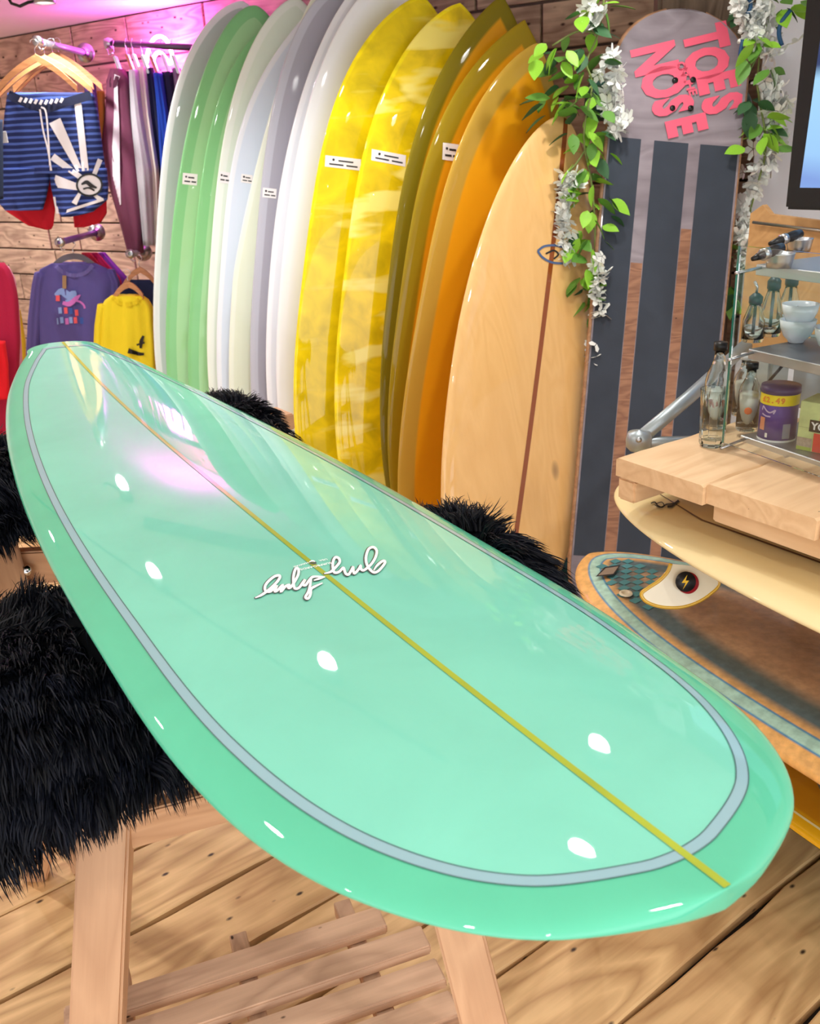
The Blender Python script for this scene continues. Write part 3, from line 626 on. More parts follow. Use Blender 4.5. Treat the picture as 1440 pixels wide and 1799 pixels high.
for (u0, u1) in ((-.975, -.50), (-.30, .22), (.40, .97)):
    n_ = 30; sv = np.linspace(s_bot, s_top, n_); Lr = [Bs+a*s+e_*(u0*HWs)+nrm*(TH/2+.006*u0*u0+.0012) for s in sv]; Rr = [Bs+a*s+e_*(u1*HWs)+nrm*(TH/2+.006*u1*u1+.0012) for s in sv]
    Mm = [(p+q)/2 - nrm*(.006*((u0-u1)/2)**2) for p, q in zip(Lr, Rr)]
    V = Lr+Mm+Rr; o = mk('grip_strip', V, grid_faces(3, n_), M_grip, sk)
M_strip = wood('brown_ply', '#a8795c', '#6d4433', 2, .8, .6, specks=.5)
# faded brown wood showing between the strips lower down
def face_sk(px_, py_, lift=.002):
    d = ray(px_, py_); return EYE+d*(((Bs-EYE)@nrm+TH/2+.003+lift)/(d@nrm))
for (u0, u1, sT) in ((-.49, -.31, .60), (.23, .39, .66)):
    sv = np.linspace(s_bot, sT, 24); ribbon('wood_strip', [Bs+a*s+e_*(u0*HWs)+nrm*(TH/2+.006*u0*u0+.0008) for s in sv], [Bs+a*s+e_*(u1*HWs)+nrm*(TH/2+.006*u1*u1+.0008) for s in sv], M_strip, sk)
M_pink = mat('pink_paint', '#f0607c', .6, coat=.1, noise=.08, nscale=20)
def sk_letter(ch, cx, cy, size, ang_, sxx=1.0):
    P0 = face_sk(cx, cy); ca, sa = math.cos(ang_), math.sin(ang_); ex = e_*ca+ax*sa; ey = -e_*sa+ax*ca
    o = text('pink_letter', ch, size, P0, ex, ey, M_pink, sk, ext=.0006, bold=.0090, sx=sxx)
A_ = math.radians(-72)
for ch, cx, cy, sz in (('T', 1236, 68, .165), ('O', 1237, 112, .165), ('E', 1258, 144, .155), ('S', 1266, 182, .155), ('N', 1146, 104, .165), ('O', 1162, 145, .165), ('S', 1178, 186, .15), ('E', 1202, 220, .15)):
    sk_letter(ch, cx, cy, sz*1.03, A_, .62)
for ch, cx, cy in (('O', 1196, 117), ('N', 1201, 127), ('T', 1207, 143), ('H', 1211, 151), ('E', 1216, 162)):
    P0 = face_sk(cx, cy); ex = e_*math.cos(A_)+ax*math.sin(A_); text('pink_letter', ch, .034, P0, ex, -e_*math.sin(A_)+ax*math.cos(A_), M_pink, sk, ext=.0006, bold=.0012)
for px_, py_ in ((1186, 141), (1217, 140), (1181, 190), (1213, 190)):
    lathe('bolt_hole', face_sk(px_, py_, .003), [(0, .002), (.008, .002), (.009, -.003)], M_black, sk, 12, axis=nrm)
M_whl = mat('green_wheel', '#1f4a44', .4)
for sp in (1-.235/L, .13/L):
    c = Bs+a*sp-nrm*.095
    tube('truck_axle', [c-e_*.24, c+e_*.24], .010, M_galv, sk); box('truck_base', Bs+a*sp-nrm*.05, e_, ax, nrm, .09, .11, .07, M_galv, sk, bev=.01)
    for sg in (1, -1):
        lathe('wheel', c+e_*(sg*.21), [(0, -.035), (.045, -.035), (.058, -.024), (.06, 0), (.058, .024), (.045, .035), (0, .035)], M_whl, sk, 24, axis=e_)

# ------------------------------------------------------------------ counter with worktop
z_wt = .85; cF = np.array([.57, -.82, 0]); cF /= np.linalg.norm(cF); cS = np.array([.86, .51, 0]); cS /= np.linalg.norm(cS)
c0 = atz(1079, 804, z_wt)
ct = root('counter', 'rough wooden counter made of thick planks beside the glass display case', 'counter', (c0[0]+.3, c0[1], 0))
wps = [0, .215, .44, .66, .88, 1.10]
for i, (u0, u1) in enumerate(zip(wps[:-1], wps[1:])):
    dz = [0, .003, -.001, .002, 0][i]; c = c0+cF*((u0+u1)/2)+cS*.24+np.array([0, 0, -.019+dz])
    V, f = [], []
    nseg = 14; dl_ = .48; wd_ = u1-u0-.004; rr_ = random.Random(40+i)
    for k_ in range(nseg+1):
        x = dl_*k_/nseg; j = rr_.uniform(-.003, .003); j2 = rr_.uniform(-.003, .003)
        V += [(x, -wd_/2+j, -.019), (x, -wd_/2+j, .015), (x, -wd_/2+j+.005, .019), (x, 0, .0195+rr_.uniform(-.0006, .0006)), (x, wd_/2+j2-.005, .019), (x, wd_/2+j2, .015), (x, wd_/2+j2, -.019)]
    f = grid_faces(nseg+1, 7, closev=True)+[tuple(range(7)), tuple(nseg*7+q for q in range(7))[::-1]]
    o = mk('worktop_plank', V, f, M_top, ct, world=False); fixn(o)
    R_ = Matrix((cS, -cF*-1, (0, 0, 1))).transposed().to_4x4(); R_.translation = Vector([float(v) for v in (c-cS*.24)]); o.matrix_local = Matrix.LocRotScale(ct.location, ct.rotation_euler, None).inverted() @ R_
box('end_block', c0+cF*.024+cS*.10+np.array([0, 0, -.063]), cS, cF, Z, .19, .046, .048, M_top, ct, bev=.005)
box('front_beam', c0+cF*.68+cS*.045+np.array([0, 0, -.061]), cF, cS, Z, .95, .045, .044, M_top, ct, bev=.004)
box('back_beam', c0+cF*.55+cS*.42+np.array([0, 0, -.061]), cF, cS, Z, 1.08, .045, .044, M_top, ct, bev=.004)
for u in (.15, 1.0): box('leg', c0+cF*u+cS*.475+np.array([0, 0, -.083-(z_wt-.083)/2]), Z, cF, cS, z_wt-.083, .05, .05, M_top, ct, bev=.004)
# galvanised pipe brace
pp = root('pipe_brace', 'galvanised scaffold pipe with clamp elbow slanting up behind the counter corner', 'pipe', atw(1122, 775, 1.98))
tube('pipe', [atw(1122, 772, 1.98), atw(1210, 698, 2.08), atw(1312, 606, 2.22)], .0155, M_galv, pp, 16)
lathe('elbow', atw(1122, 772, 1.98)-np.array([0, 0, .024]), [(0, -.002), (.02, 0), (.027, .008), (.028, .024), (.024, .04), (0, .046)], M_galv, pp, 18)
tube('pipe', [atw(1124, 780, 1.985), atw(1200, 778, 2.05), atw(1280, 776, 2.14)], .0155, M_galv, pp, 16)
lathe('grub_screw', atw(1122, 773, 1.95), [(0, .004), (.006, .004), (.006, -.006)], M_steel, pp, 8, axis=-_fw)

# ------------------------------------------------------------------ boards lying in the rack below the counter
def flat_board(label, tip, d, L_, Wd, top_z, th, m, pn=2.2, qn=1.8, tl=2.3, nx=2.7):
    d = np.array([d[0], d[1], 0.]); d /= np.linalg.norm(d); B = np.array([tip[0], tip[1], top_z-th/2]); e_ = np.array([d[1], -d[0], 0]); nz_ = np.array([0, 0, 1.])
    e_ = e_ if e_[0] < 0 else -e_      # towards the camera/left rail
    r = root('surfboard', label, 'surfboard', B)
    pf = lambda s: np.where(np.asarray(s) < .5, np.maximum(0, 1-np.clip((.5-np.asarray(s, float))/.5, 0, 1)**tl)**(1/qn), np.maximum(0, 1-np.clip((np.asarray(s, float)-.5)/.5, 0, 1)**pn)**(1/1.5))
    hwf = lambda s: Wd*pf(s); tf = lambda s: (.3+.7*np.sqrt(np.clip(np.sin(np.pi*np.clip(s, 0, 1)), 0, 1)))
    s_ = (1-np.cos(np.linspace(0, np.pi, 81)))/2
    V, A = hull(s_, hwf, lambda s: th/2*tf(s), lambda s: th/2*tf(s), lambda s: B+d*(s*L_)+nz_*(.03*max(0, .5-s)**2*2), e_, nz_, 56, nx)
    o = mk('board_hull', V, grid_faces(len(s_), 56, closev=True), m, r, smooth=True); fixn(o); board_attr(o, A, L_, hwf)
    def sp(s, x, lift=.001):
        h = max(float(hwf(s)), .001); return B+d*(s*L_)+e_*x+nz_*(.03*max(0, .5-s)**2*2+th/2*float(tf(s))*(1-min(1, abs(x)/h)**nx)**.5+lift)
    def inset_path(dist, s0, s1, n_=60, side=1):
        sv = np.linspace(s0, s1, n_); return [(s, side*max(0, float(hwf(s))-dist)) for s in sv]
    return r, sp, hwf, (B, d, e_, L_, o)
def rib_path(sp, path, w_, m, r, nm, lift=.001):
    P_ = [sp(s, x, lift) for s, x in path]; Q_ = [sp(s, x-math.copysign(w_, x), lift) for s, x in path]; return ribbon(nm, P_, Q_, m, r)
M_creamb = rs('cream_gloss_resin', '#dfc78f', '#ecd9a6', .05, .05, 3, rough=.25, soft=.03)
cb, csp, chw, cg = flat_board('cream gloss surfboard with one fin lying on the rack directly under the counter', (.485, 1.90), (.55, -.835), 2.0, .25, .735, .06, M_creamb, tl=2.6, qn=2.0)
M_pinb = mat('brown_pinline', '#5b3216', .3, coat=1)
for x_ in (.075, -.03):
    sv = np.linspace(.03, .9, 60); ribbon('pinline', [csp(s, x_*min(1, (s-.02)*9), .0008) for s in sv], [csp(s, (x_-.006)*min(1, (s-.02)*9), .0008) for s in sv], M_pinb, cb)
def worldpx_on(sp_z, px_, py_): return atz(px_, py_, sp_z)
M_ink = mat('ink_black', '#17181b', .4)
def flatmark(pts, w_, z_, m, r, nm='logo'):
    q = smooth_poly(pts, 4); t = np.gradient(q, axis=0); t /= np.linalg.norm(t, axis=1)[:, None]+1e-9; nn = np.stack([-t[:, 1], t[:, 0]], 1)
    return ribbon(nm, [atz(*(p+n_*w_/2), z_) for p, n_ in zip(q, nn)], [atz(*(p-n_*w_/2), z_) for p, n_ in zip(q, nn)], m, r)
flatmark([(1118, 876), (1128, 874), (1137, 873)], 3, .7345, M_ink, cb)
flatmark([(1143, 884), (1150, 882), (1155, 888), (1163, 891), (1170, 886), (1180, 885), (1190, 881)], 2.2, .7365, M_ink, cb)
flatmark([(1152, 885), (1162, 882), (1166, 888), (1158, 891), (1150, 887)], 1.5, .7365, M_ink, cb); flatmark([(1172, 890), (1180, 889), (1186, 884), (1192, 879)], 4, .7368, M_ink, cb)
# fin
def fin(r, pts, wz, thk, m, nm='fin', rim=None):
    q = smooth_poly(pts+[pts[0]], 5)[:-1]; V = [atw(p[0], p[1], wz(p))-_fw*thk/2 for p in q]+[atw(p[0], p[1], wz(p))+_fw*thk/2 for p in q]; n_ = len(q)
    f = [tuple(range(n_))[::-1], tuple(range(n_, 2*n_))]+[(i, (i+1) % n_, n_+(i+1) % n_, n_+i) for i in range(n_)]
    o = mk(nm, V, f, m, r); fixn(o)
    if rim:
        tube(nm+'_rim', [atw(p[0], p[1], wz(p))-_fw*.001 for p in smooth_poly(pts, 5)], rim[0], rim[1], r, 8)
    return o
fw_ = lambda p: 1.80
fin(cb, [(1178, 990), (1172, 1005), (1158, 1020), (1140, 1032), (1127, 1042), (1130, 1052), (1142, 1060), (1165, 1066), (1195, 1066), (1222, 1058), (1245, 1044), (1262, 1025), (1250, 1000)], fw_, .008, mat('fin_cream', '#e6dcc0', .3, coat=1), 'fin', (.0042, mat('fin_amber', '#d2a51c', .3, coat=1)))
fc = atw(1204, 1022, 1.785)
lathe('fin_badge', atw(1208, 1024, 1.790), [(0, .001), (.0215, .001), (.0215, 0)], mat('badge_red', '#a3202a', .4), cb, 28, axis=-_fw)
lathe('fin_badge', fc, [(0, .001), (.020, .001), (.020, 0)], M_ink, cb, 28, axis=-_fw)
bz = [(1207, 1010), (1197, 1024), (1204, 1024), (1199, 1036), (1210, 1020), (1204, 1020)]
mk('fin_bolt_mark', [atw(*p, 1.7825) for p in bz], [(0, 1, 2, 5), (5, 2, 3, 4)], mat('badge_yellow', '#f0c020', .4), cb)
# waxed board
M_wax = bpy.data.materials.new('waxed_deck'); M_wax.use_nodes = True
_n = M_wax.node_tree.nodes; _l = M_wax.node_tree.links; _b = _n['Principled BSDF']; _b.inputs['Roughness'].default_value = .4; _b.inputs['Coat Weight'].default_value = .4
_at = _n.new('ShaderNodeAttribute'); _at.attribute_name = 'edge'; _rp = _n.new('ShaderNodeValToRGB'); _l.new(_at.outputs['Fac'], _rp.inputs[0])
cr_ = _rp.color_ramp; cr_.elements[0].position = 0; cr_.elements[0].color = C('#e0a55c'); cr_.elements[1].position = .30; cr_.elements[1].color = C('#77573f')
for p_, c_ in ((.030, '#e2ab66'), (.0305, '#3a86b4'), (.034, '#3a86b4'), (.0345, '#a9cdbd'), (.058, '#9fc6b8'), (.0585, '#2f7fae'), (.062, '#2f7fae'), (.0625, '#d9a768'), (.070, '#c79a66'), (.085, '#52666b'), (.118, '#5b6866'), (.15, '#bb9470'), (.19, '#a37c5b')):
    el = cr_.elements.new(p_); el.color = C(c_)
_tc = _n.new('ShaderNodeTexCoord'); _nz = _n.new('ShaderNodeTexNoise'); _nz.inputs['Scale'].default_value = 60; _nz.inputs['Detail'].default_value = 6; _l.new(_tc.outputs['Object'], _nz.inputs['Vector'])
_mr = _n.new('ShaderNodeMapRange'); _mr.inputs['From Min'].default_value = .35; _mr.inputs['From Max'].default_value = .7; _mr.inputs['To Min'].default_value = .85; _mr.inputs['To Max'].default_value = 1.2; _l.new(_nz.outputs['Fac'], _mr.inputs['Value'])
_vm = _n.new('ShaderNodeVectorMath'); _vm.operation = 'SCALE'; _l.new(_rp.outputs[0], _vm.inputs[0]); _l.new(_mr.outputs[0], _vm.inputs['Scale']); _l.new(_vm.outputs[0], _b.inputs['Base Color'])
_bp = _n.new('ShaderNodeBump'); _bp.inputs['Strength'].default_value = .35; _bp.inputs['Distance'].default_value = .004; _l.new(_nz.outputs['Fac'], _bp.inputs['Height']); _l.new(_bp.outputs[0], _b.inputs['Normal'])
wx, wsp, whw, wgm = flat_board('waxed brown longboard with faded blue checks and blue pinlines, second board down in the rack', (.435, 2.03), (.53, -.85), 2.4, .285, .505, .085, M_wax, tl=2.9, qn=1.9, nx=3.0)
M_teal = mat('check_teal', '#4b8589', .5); M_tan = mat('check_tan', '#e3b072', .5)
B, d, e_, L_, _o = wgm
P00 = (atz(1090, 1000, .505)-B); s00 = P00@d/L_; x00 = P00@e_
for i in range(-3, 9):
    for j in range(-2, 6):
        if (i+j) % 2: continue
        s0 = (P00@d+i*.019)/L_; xx0 = x00-.02+j*.022
        h = float(whw(s0+.01))
        if s0 < .03 or s0*L_ > .30 or abs(xx0)+.02 > h-.075: continue
        q = [wsp(s0, xx0, .0012), wsp(s0+.019/L_, xx0, .0012), wsp(s0+.019/L_, xx0+.022, .0012), wsp(s0, xx0+.022, .0012)]
        mk('check', q, [(0, 1, 2, 3)], M_teal, wx)
q = [atz(*p, .5065) for p in ((1062, 996), (1090, 992), (1078, 1010), (1046, 1013))]; mk('deck_label', q, [(0, 1, 2, 3)], M_dark, wx)
q = [atz(*p, .5070) for p in ((1064, 998), (1086, 995), (1077, 1008), (1050, 1011))]; mk('deck_label', q, [(0, 1, 2, 3)], mat('label_brown', '#8b7765', .5), wx)
pc = atz(1099, 1043, .504)
lathe('leash_plug', pc, [(.0, .001), (.008, .001), (.009, .004), (.014, .003), (.015, 0)], mat('plug_white', '#e5d6b8', .4), wx, 20)
fin(wx, [(1410, 1328), (1418, 1338), (1426, 1346), (1434, 1372), (1450, 1400), (1475, 1400), (1475, 1340), (1440, 1330), (1420, 1324)], lambda p: 1.52, .008, M_black)
# amber board
M_amb = rs('amber_resin', '#d18a12', '#f0b312', .03, .04, 4, rough=.2, soft=.004)
am, asp, ahw, ag = flat_board('amber yellow surfboard with green underside at the bottom of the rack', (.50, 2.06), (.56, -.83), 2.3, .28, .275, .08, M_amb)
B, d, e_, L_, _o = ag
# green underside rail band
sv = np.linspace(.03, .97, 80); hh_ = lambda s: float(ahw(s))
tfb = lambda s: (.3+.7*math.sqrt(max(0, math.sin(math.pi*s))))
def undp(s, u):
    x = u*hh_(s); z = -.04*tfb(s)*(1-abs(u)**3.5)**(1/1.7); return B+d*(s*L_)+e_*x+np.array([0, 0, .03*max(0, .5-s)**2*2+z-.001])
us = np.concatenate([np.linspace(-.995, .995, 15)]); V = [undp(s, u) for s in sv for u in us]
M_grn = mat('green_underside', '#0f8f62', .3, coat=1); mk('underside', V, grid_faces(len(sv), len(us)), M_grn, am, smooth=True)
M_wl = mat('white_pinline', '#f7e7a8', .3, coat=1)
rib_path(asp, [(s, max(.001, float(ahw(s))-.02)) for s in np.linspace(.03, .95, 70)], .004, M_wl, am, 'pinline')
# rack carrying the lying boards
lr = root('board_rack', 'wooden arms carrying the lying surfboards under the counter', 'rack', (.95, 1.75, 0))
for q_ in (.45, 1.15):
    c = np.array([.52, 1.93, 0])+np.array([.55, -.835, 0])*q_; cs = np.array([.835, .55, 0])
    box('upright', c+cs*.33+np.array([0, 0, .36]), Z, X, Y_, .72, .045, .045, M_beech, lr)
    for zz in (.655, .395, .175): box('arm', c+cs*.12+np.array([0, 0, zz]), cs, np.cross(Z, cs), Z, .42, .035, .03, M_beech, lr)

# ------------------------------------------------------------------ display case
sF = np.array([.42, -.907, 0]); sF /= np.linalg.norm(sF); sN = np.array([.907, .42, 0]); sN /= np.linalg.norm(sN)
p0 = aty(1302, 768, 1.77); dc = root('display_case', 'small three tier stainless steel display case with a glass front on the counter', 'display case', (p0[0]+.15, p0[1], z_wt))
zsh_ = [aty(1302, 768, 1.77)[2], aty(1296, 618, 1.77)[2], aty(1312, 470, 1.77)[2]]
M_shelf = mat('brushed_steel', '#9a9da3', .38, .9); M_lip = mat('steel_lip', '#cfcfd3', .3, .8)
for zz in zsh_:
    c = np.array([p0[0], p0[1], zz])+sF*.36+sN*.12
    box('shelf', c+np.array([0, 0, .002]), sF, sN, Z, .72, .24, .006, M_shelf, dc, bev=.001)
    box('shelf_lip', np.array([p0[0], p0[1], zz])+sF*.36+sN*.002+np.array([0, 0, -.005]), sF, sN, Z, .72, .006, .019, M_lip, dc, bev=.001)
g0 = aty(1301, 432, 1.71); g1 = aty(1273, 778, 1.71)
zt, zb = g0[2], g1[2]; gx = np.array([(g0[0]+g1[0])/2, 1.71, 0])
box('glass_pane', gx+sF*.38+np.array([0, 0, (zt+zb)/2]), sF, sN, Z, .76, .005, zt-zb, M_glass, dc, bev=0)
box('glass_pane_edge', gx-sF*.0025+np.array([0, 0, (zt+zb)/2]), sF, sN, Z, .004, .0065, zt-zb, M_gedge, dc, bev=0)
for zz in zsh_: 
    tube('glass_clip', [gx+np.array([0, 0, zz])-sN*.008, np.array([p0[0], p0[1], zz])+sN*.01+sF*.01], .003, M_steel, dc, 8)
for u in (.05, .65):
    for v in (.03, .21): box('foot', np.array([p0[0], p0[1], 0])+sF*u+sN*v+np.array([0, 0, (z_wt+.004+zsh_[0]-.012)/2]), sF, sN, Z, .02, .02, max(.006, zsh_[0]-z_wt-.020), M_black, dc, bev=.001)
for v in (.235,): box('back_post', np.array([p0[0], p0[1], 0])+sF*.02+sN*v+np.array([0, 0, (zsh_[0]+zsh_[2])/2]), Z, sF, sN, zsh_[2]-zsh_[0], .012, .012, M_shelf, dc, bev=.001); box('back_post', np.array([p0[0], p0[1], 0])+sF*.70+sN*v+np.array([0, 0, (zsh_[0]+zsh_[2])/2]), Z, sF, sN, zsh_[2]-zsh_[0], .012, .012, M_shelf, dc, bev=.001)
S0, S1, S2 = [z_+.005 for z_ in zsh_]
def on(px_, py_, z_): return atz(px_, py_, z_)
# cocoa tub
c = on(1364, 768, S0); tb = root('cocoa_tub', 'purple cocoa tub with a yellow price band and dark purple lid on the bottom shelf', 'tub', c)
RT_ = .036; hT = .098
lathe('tub_body', c, [(0, 0), (RT_, 0), (RT_, hT), (0, hT)], mat('tub_purple', '#43248f', .4), tb, 32)
lathe('price_band', c, [(RT_+.0006, hT-.024), (RT_+.0006, hT-.003)], mat('band_yellow', '#fbe212', .4), tb, 32)
lathe('lid', c, [(0, hT+.012), (RT_+.001, hT+.011), (RT_+.002, hT-.002), (RT_-.001, hT-.002)], mat('lid_purple', '#201062', .35), tb, 32)
lathe('base_rim', c, [(RT_+.001, .004), (RT_+.001, 0)], M_white, tb, 32)
toc = np.array([-c[0], -c[1], 0]); toc /= np.linalg.norm(toc); tx = np.cross(Z, toc); 
def ontub(u, z_, r_=RT_+.0012): q = math.atan2(toc[1], toc[0])+u; return np.array([c[0]+r_*math.cos(q), c[1]+r_*math.sin(q), c[2]+z_])
def wraptext(st, u0, z_, size, m, r, bold=0):
    nn_ = len(st)
    for i, ch in enumerate(st):
        u = u0+(i-(nn_-1)/2)*size*.62/RT_; P_ = ontub(u, z_); nr = (P_-np.array([c[0], c[1], P_[2]])); nr /= np.linalg.norm(nr); text('tub_lettering', ch, size, P_, np.cross(Z, nr), Z, m, r, ext=.0002, bold=bold)
wraptext('£2.49', -.35, hT-.0135, .015, mat('price_orange', '#ef8b1c', .5), tb, .0006)
wraptext('Cadbury'[:0], 0, 0, .01, M_white, tb)
M_lil = mat('print_lilac', '#c3b0d8', .5)
def curvestroke(pts, w_, m, r, nm):
    q = smooth_poly(pts, 4); t = np.gradient(q, axis=0); t /= np.linalg.norm(t, axis=1)[:, None]+1e-9; nn = np.stack([-t[:, 1], t[:, 0]], 1)
    return ribbon(nm, [ontub((p[0]+n_[0]*w_/2)/RT_, p[1]+n_[1]*w_/2, RT_+.0012) for p, n_ in zip(q, nn)], [ontub((p[0]-n_[0]*w_/2)/RT_, p[1]-n_[1]*w_/2, RT_+.0012) for p, n_ in zip(q, nn)], m, r)
curvestroke([(-.034, .062), (-.032, .070), (-.027, .066), (-.022, .062), (-.016, .060), (-.010, .063), (-.006, .066), (-.009, .058)], .003, M_lil, tb, 'script_print')
curvestroke([(-.033, .055), (-.024, .052), (-.014, .052)], .003, M_lil, tb, 'script_print')
curvestroke([(-.031, .048), (-.031, .022)], .012, mat('print_peach', '#d98a66', .5), tb, 'cup_print')
curvestroke([(-.022, .013), (-.017, .013)], .009, M_white, tb, 'round_print')
curvestroke([(.018, .038), (.018, .008)], .015, mat('print_greyblue', '#8f92ab', .5), tb, 'small_print_panel')
# tea box
tbp = on(1397, 790, S0)+np.array([.004, .006, 0]); tbx = root('tea_box', 'green and red tea box with white letters on black on the bottom shelf', 'box', tbp)
bu = sF*.95+sN*.3; bu /= np.linalg.norm(bu); bv = np.cross(Z, bu); bv = bv if bv@np.array([0, 1, 0]) > 0 else -bv
hb = .096; wbx = .14
tc_ = tbp+bu*(wbx/2)+bv*.035+np.array([0, 0, hb/2])
M_tea = mat('box_pale_green', '#cfdc9a', .6, noise=.3, nscale=45); M_red = mat('box_red', '#e0392f', .5)
box('carton', tc_, bu, bv, Z, wbx, .07, hb, M_tea, tbx, bev=.001)
def fr(u, z_, l_=.0012): return tbp+bu*u-bv*l_*1.0+np.array([0, 0, z_])
def frq(u0, z0_, u1, z1_, m, nm, l_=.0012): return mk(nm, [fr(u0, z0_, l_), fr(u1, z0_, l_), fr(u1, z1_, l_), fr(u0, z1_, l_)], [(0, 1, 2, 3)], m, tbx)
frq(.032, .001, .139, .038, M_red, 'red_panel'); frq(.04, .062, .139, .095, M_red, 'red_panel'); frq(.022, .040, .132, .063, M_ink, 'name_panel', .0016)
frq(.001, .046, .022, .0465, mat('hill_line', '#7d8f68', .6), 'print_line', .0014); frq(.001, .008, .03, .026, mat('print_stone', '#b0a08f', .6, noise=.5, nscale=150), 'village_print', .0014); frq(.001, .001, .03, .008, mat('print_grass', '#a5b84d', .6), 'grass_print', .0014)
text('box_lettering', 'YORKSHIRE', .0195, fr(.077, .051, .002), bu, Z, M_white, tbx, ext=.0002, bold=.0006)
# milk bottles and clear bottles
M_milk = mat('milk', '#f2ede4', .35); M_orange = mat('print_orange', '#e8743c', .5); M_brown = mat('print_brown', '#8a4a34', .5)
def bottle(label, base, h, r_, fill, mark, cap=M_black, group=None):
    r = root('bottle', label, 'bottle', base, 0, group); n_ = r_*.42
    lathe('glass_body', base, [(0, 0.001), (r_*.92, .001), (r_, .006), (r_, h*.56), (r_*.85, h*.66), (n_*1.15, h*.78), (n_, h*.84), (n_, h*.93), (n_-.0018, h*.93), (n_-.0018, h*.84), (r_*.8, h*.655), (r_-.002, h*.55), (r_-.002, .008), (0, .006)], M_glass, r, 26)
    if fill: lathe('contents', base, [(0, .009), (r_-.003, .009), (r_-.003, h*fill), (0, h*fill)], M_milk, r, 22)
    lathe('cap', base, [(0, h), (n_+.003, h), (n_+.003, h*.91), (n_+.001, h*.91)], cap, r, 18)
    if mark:
        tcm = np.array([-base[0], -base[1], 0]); tcm /= np.linalg.norm(tcm); P_ = base+tcm*(r_+.0008)+np.array([0, 0, h*.33]); lathe('printed_mark', P_, [(0, .0006), (.0035, .0006), (r_*.34, .0002), (r_*.36, -.0004)], mark, r, 8, axis=tcm)
    return r
bA_ = atz(1252, 782, z_wt+.001)
b1 = bottle('clear glass bottle with black cap and brown mark left of the display case', atz(1258, 765, z_wt+.0015)+np.array([.012, .05, 0]), .185, .026, .45, M_brown)
# faceted tumbler in front of it
tp = atz(1249, 783, z_wt+.001); tm = root('tumbler', 'empty faceted clear glass tumbler at the front corner of the counter', 'glass', tp)
Vt = []; prof_t = [(0, .001), (.021, .001), (.0235, .008), (.026, .085), (.029, .118), (.0275, .118), (.0245, .085), (.0205, .016), (0, .014)]
NT = 20
for r_, h_ in prof_t:
    for k_ in range(NT):
        q_ = 2*math.pi*k_/NT; rr2 = r_*(1+(.045 if k_ % 2 else 0)*(h_ < .1)); Vt.append((tp[0]+max(rr2, 1e-5)*math.cos(q_), tp[1]+max(rr2, 1e-5)*math.sin(q_), tp[2]+h_))
o = mk('glass_body', Vt, grid_faces(len(prof_t), NT, closev=True), M_glass, tm); fixn(o)
mb = bottle('milk bottle with orange mark at the left end of the bottom shelf', on(1312, 755, S0)+np.array([0, 0, .0]), .142, .022, .55, M_orange)
mb2 = bottle('plain milk bottle half hidden behind the bottle with the orange mark', on(1322, 735, S0)+np.array([-.012, .03, 0]), .135, .022, .55, None, cap=M_white)
jug = root('milk_jug', 'pale grey milk carton at the back of the bottom shelf left of the purple tub', 'carton', on(1345, 722, S0))
jp = on(1345, 722, S0); box('carton_body', jp+np.array([0, 0, .062]), sF, sN, Z, .06, .06, .124, mat('carton_grey', '#c9ccc6', .5), jug, bev=.006)
M_dkc = mat('lid_darkgreen', '#16402f', .4)
tb2 = root('storage_tub', 'clear tub with dark green lid at the back right of the bottom shelf', 'tub', on(1425, 715, S0)); tpz = on(1425, 715, S0)
box('tub_body', tpz+np.array([0, 0, .05])+sF*.03, sF, sN, Z, .13, .07, .1, mat('tub_pale', '#b7c2cc', .3), tb2, bev=.01); box('lid', tpz+np.array([0, 0, .106])+sF*.03, sF, sN, Z, .136, .076, .012, M_dkc, tb2, bev=.004)
# wire scoop handle
tube_o = tube('scoop', [on(1338, 735, S0)+np.array([0, 0, .012]), on(1338, 735, S0)+np.array([.0, .0, .07]), on(1338, 735, S0)+np.array([.035, 0, .115])], .0035, M_black); tag(tube_o, 'black bent scoop handle leaning between the milk carton and the purple tub', 'scoop')
# jars with pourers on middle shelf
M_jar = M_glass
for i, (px_, py_, hh, lab) in enumerate(((1322, 600, .10, 'clear glass pourer bottle with dark spout, leftmost on the middle shelf'), (1352, 590, .125, 'taller clear glass pourer bottle with dark spout beside the stacked cups'), (1383, 578, .12, 'clear glass pourer bottle half hidden behind the stacked cups'))):
    b_ = on(px_, py_, S1); r = root('pourer_bottle', lab, 'bottle', b_, 0)
    lathe('glass_body', b_, [(0, .001), (.02, .001), (.022, .006), (.021, hh*.45), (.012, hh*.72), (.010, hh*.8), (.0085, hh*.8), (.0105, hh*.7), (.0195, hh*.43), (.0205, .008), (0, .006)], M_glass, r, 22)
    lathe('stopper', b_, [(0, hh*.98), (.006, hh*.97), (.0135, hh*.9), (.0135, hh*.78), (.009, hh*.74), (0, hh*.74)], mat('stopper', '#23303a', .4), r, 14)
    tube('spout', [b_+np.array([0, 0, hh*.95]), b_+np.array([0, 0, hh*1.1]), b_+np.array([-.006, 0, hh*1.2])], .003, M_steel, r, 8); tube('dip_tube', [b_+np.array([0, 0, hh*.75]), b_+np.array([0, 0, hh*.12])], .0035, M_black, r, 8)
def cup(base, lab, grp=None, hdir=None):
    r = root('cup', lab, 'cup', base, 0, grp)
    lathe('cup_body', base, [(0, .003), (.014, 0), (.016, .002), (.017, .005), (.026, .014), (.0325, .03), (.035, .046), (.0335, .046), (.031, .031), (.024, .016), (0, .008)], M_porc, r, 32)
    hd = np.array(hdir if hdir is not None else (.6, -.8, 0.)); hd /= np.linalg.norm(hd); pts = [base+hd*.0315+np.array([0, 0, .034]), base+hd*.045+np.array([0, 0, .037]), base+hd*.050+np.array([0, 0, .027]), base+hd*.042+np.array([0, 0, .017]), base+hd*.0275+np.array([0, 0, .015])]
    tube('handle', smooth_poly(pts, 4), .0032, M_porc, r, 10)
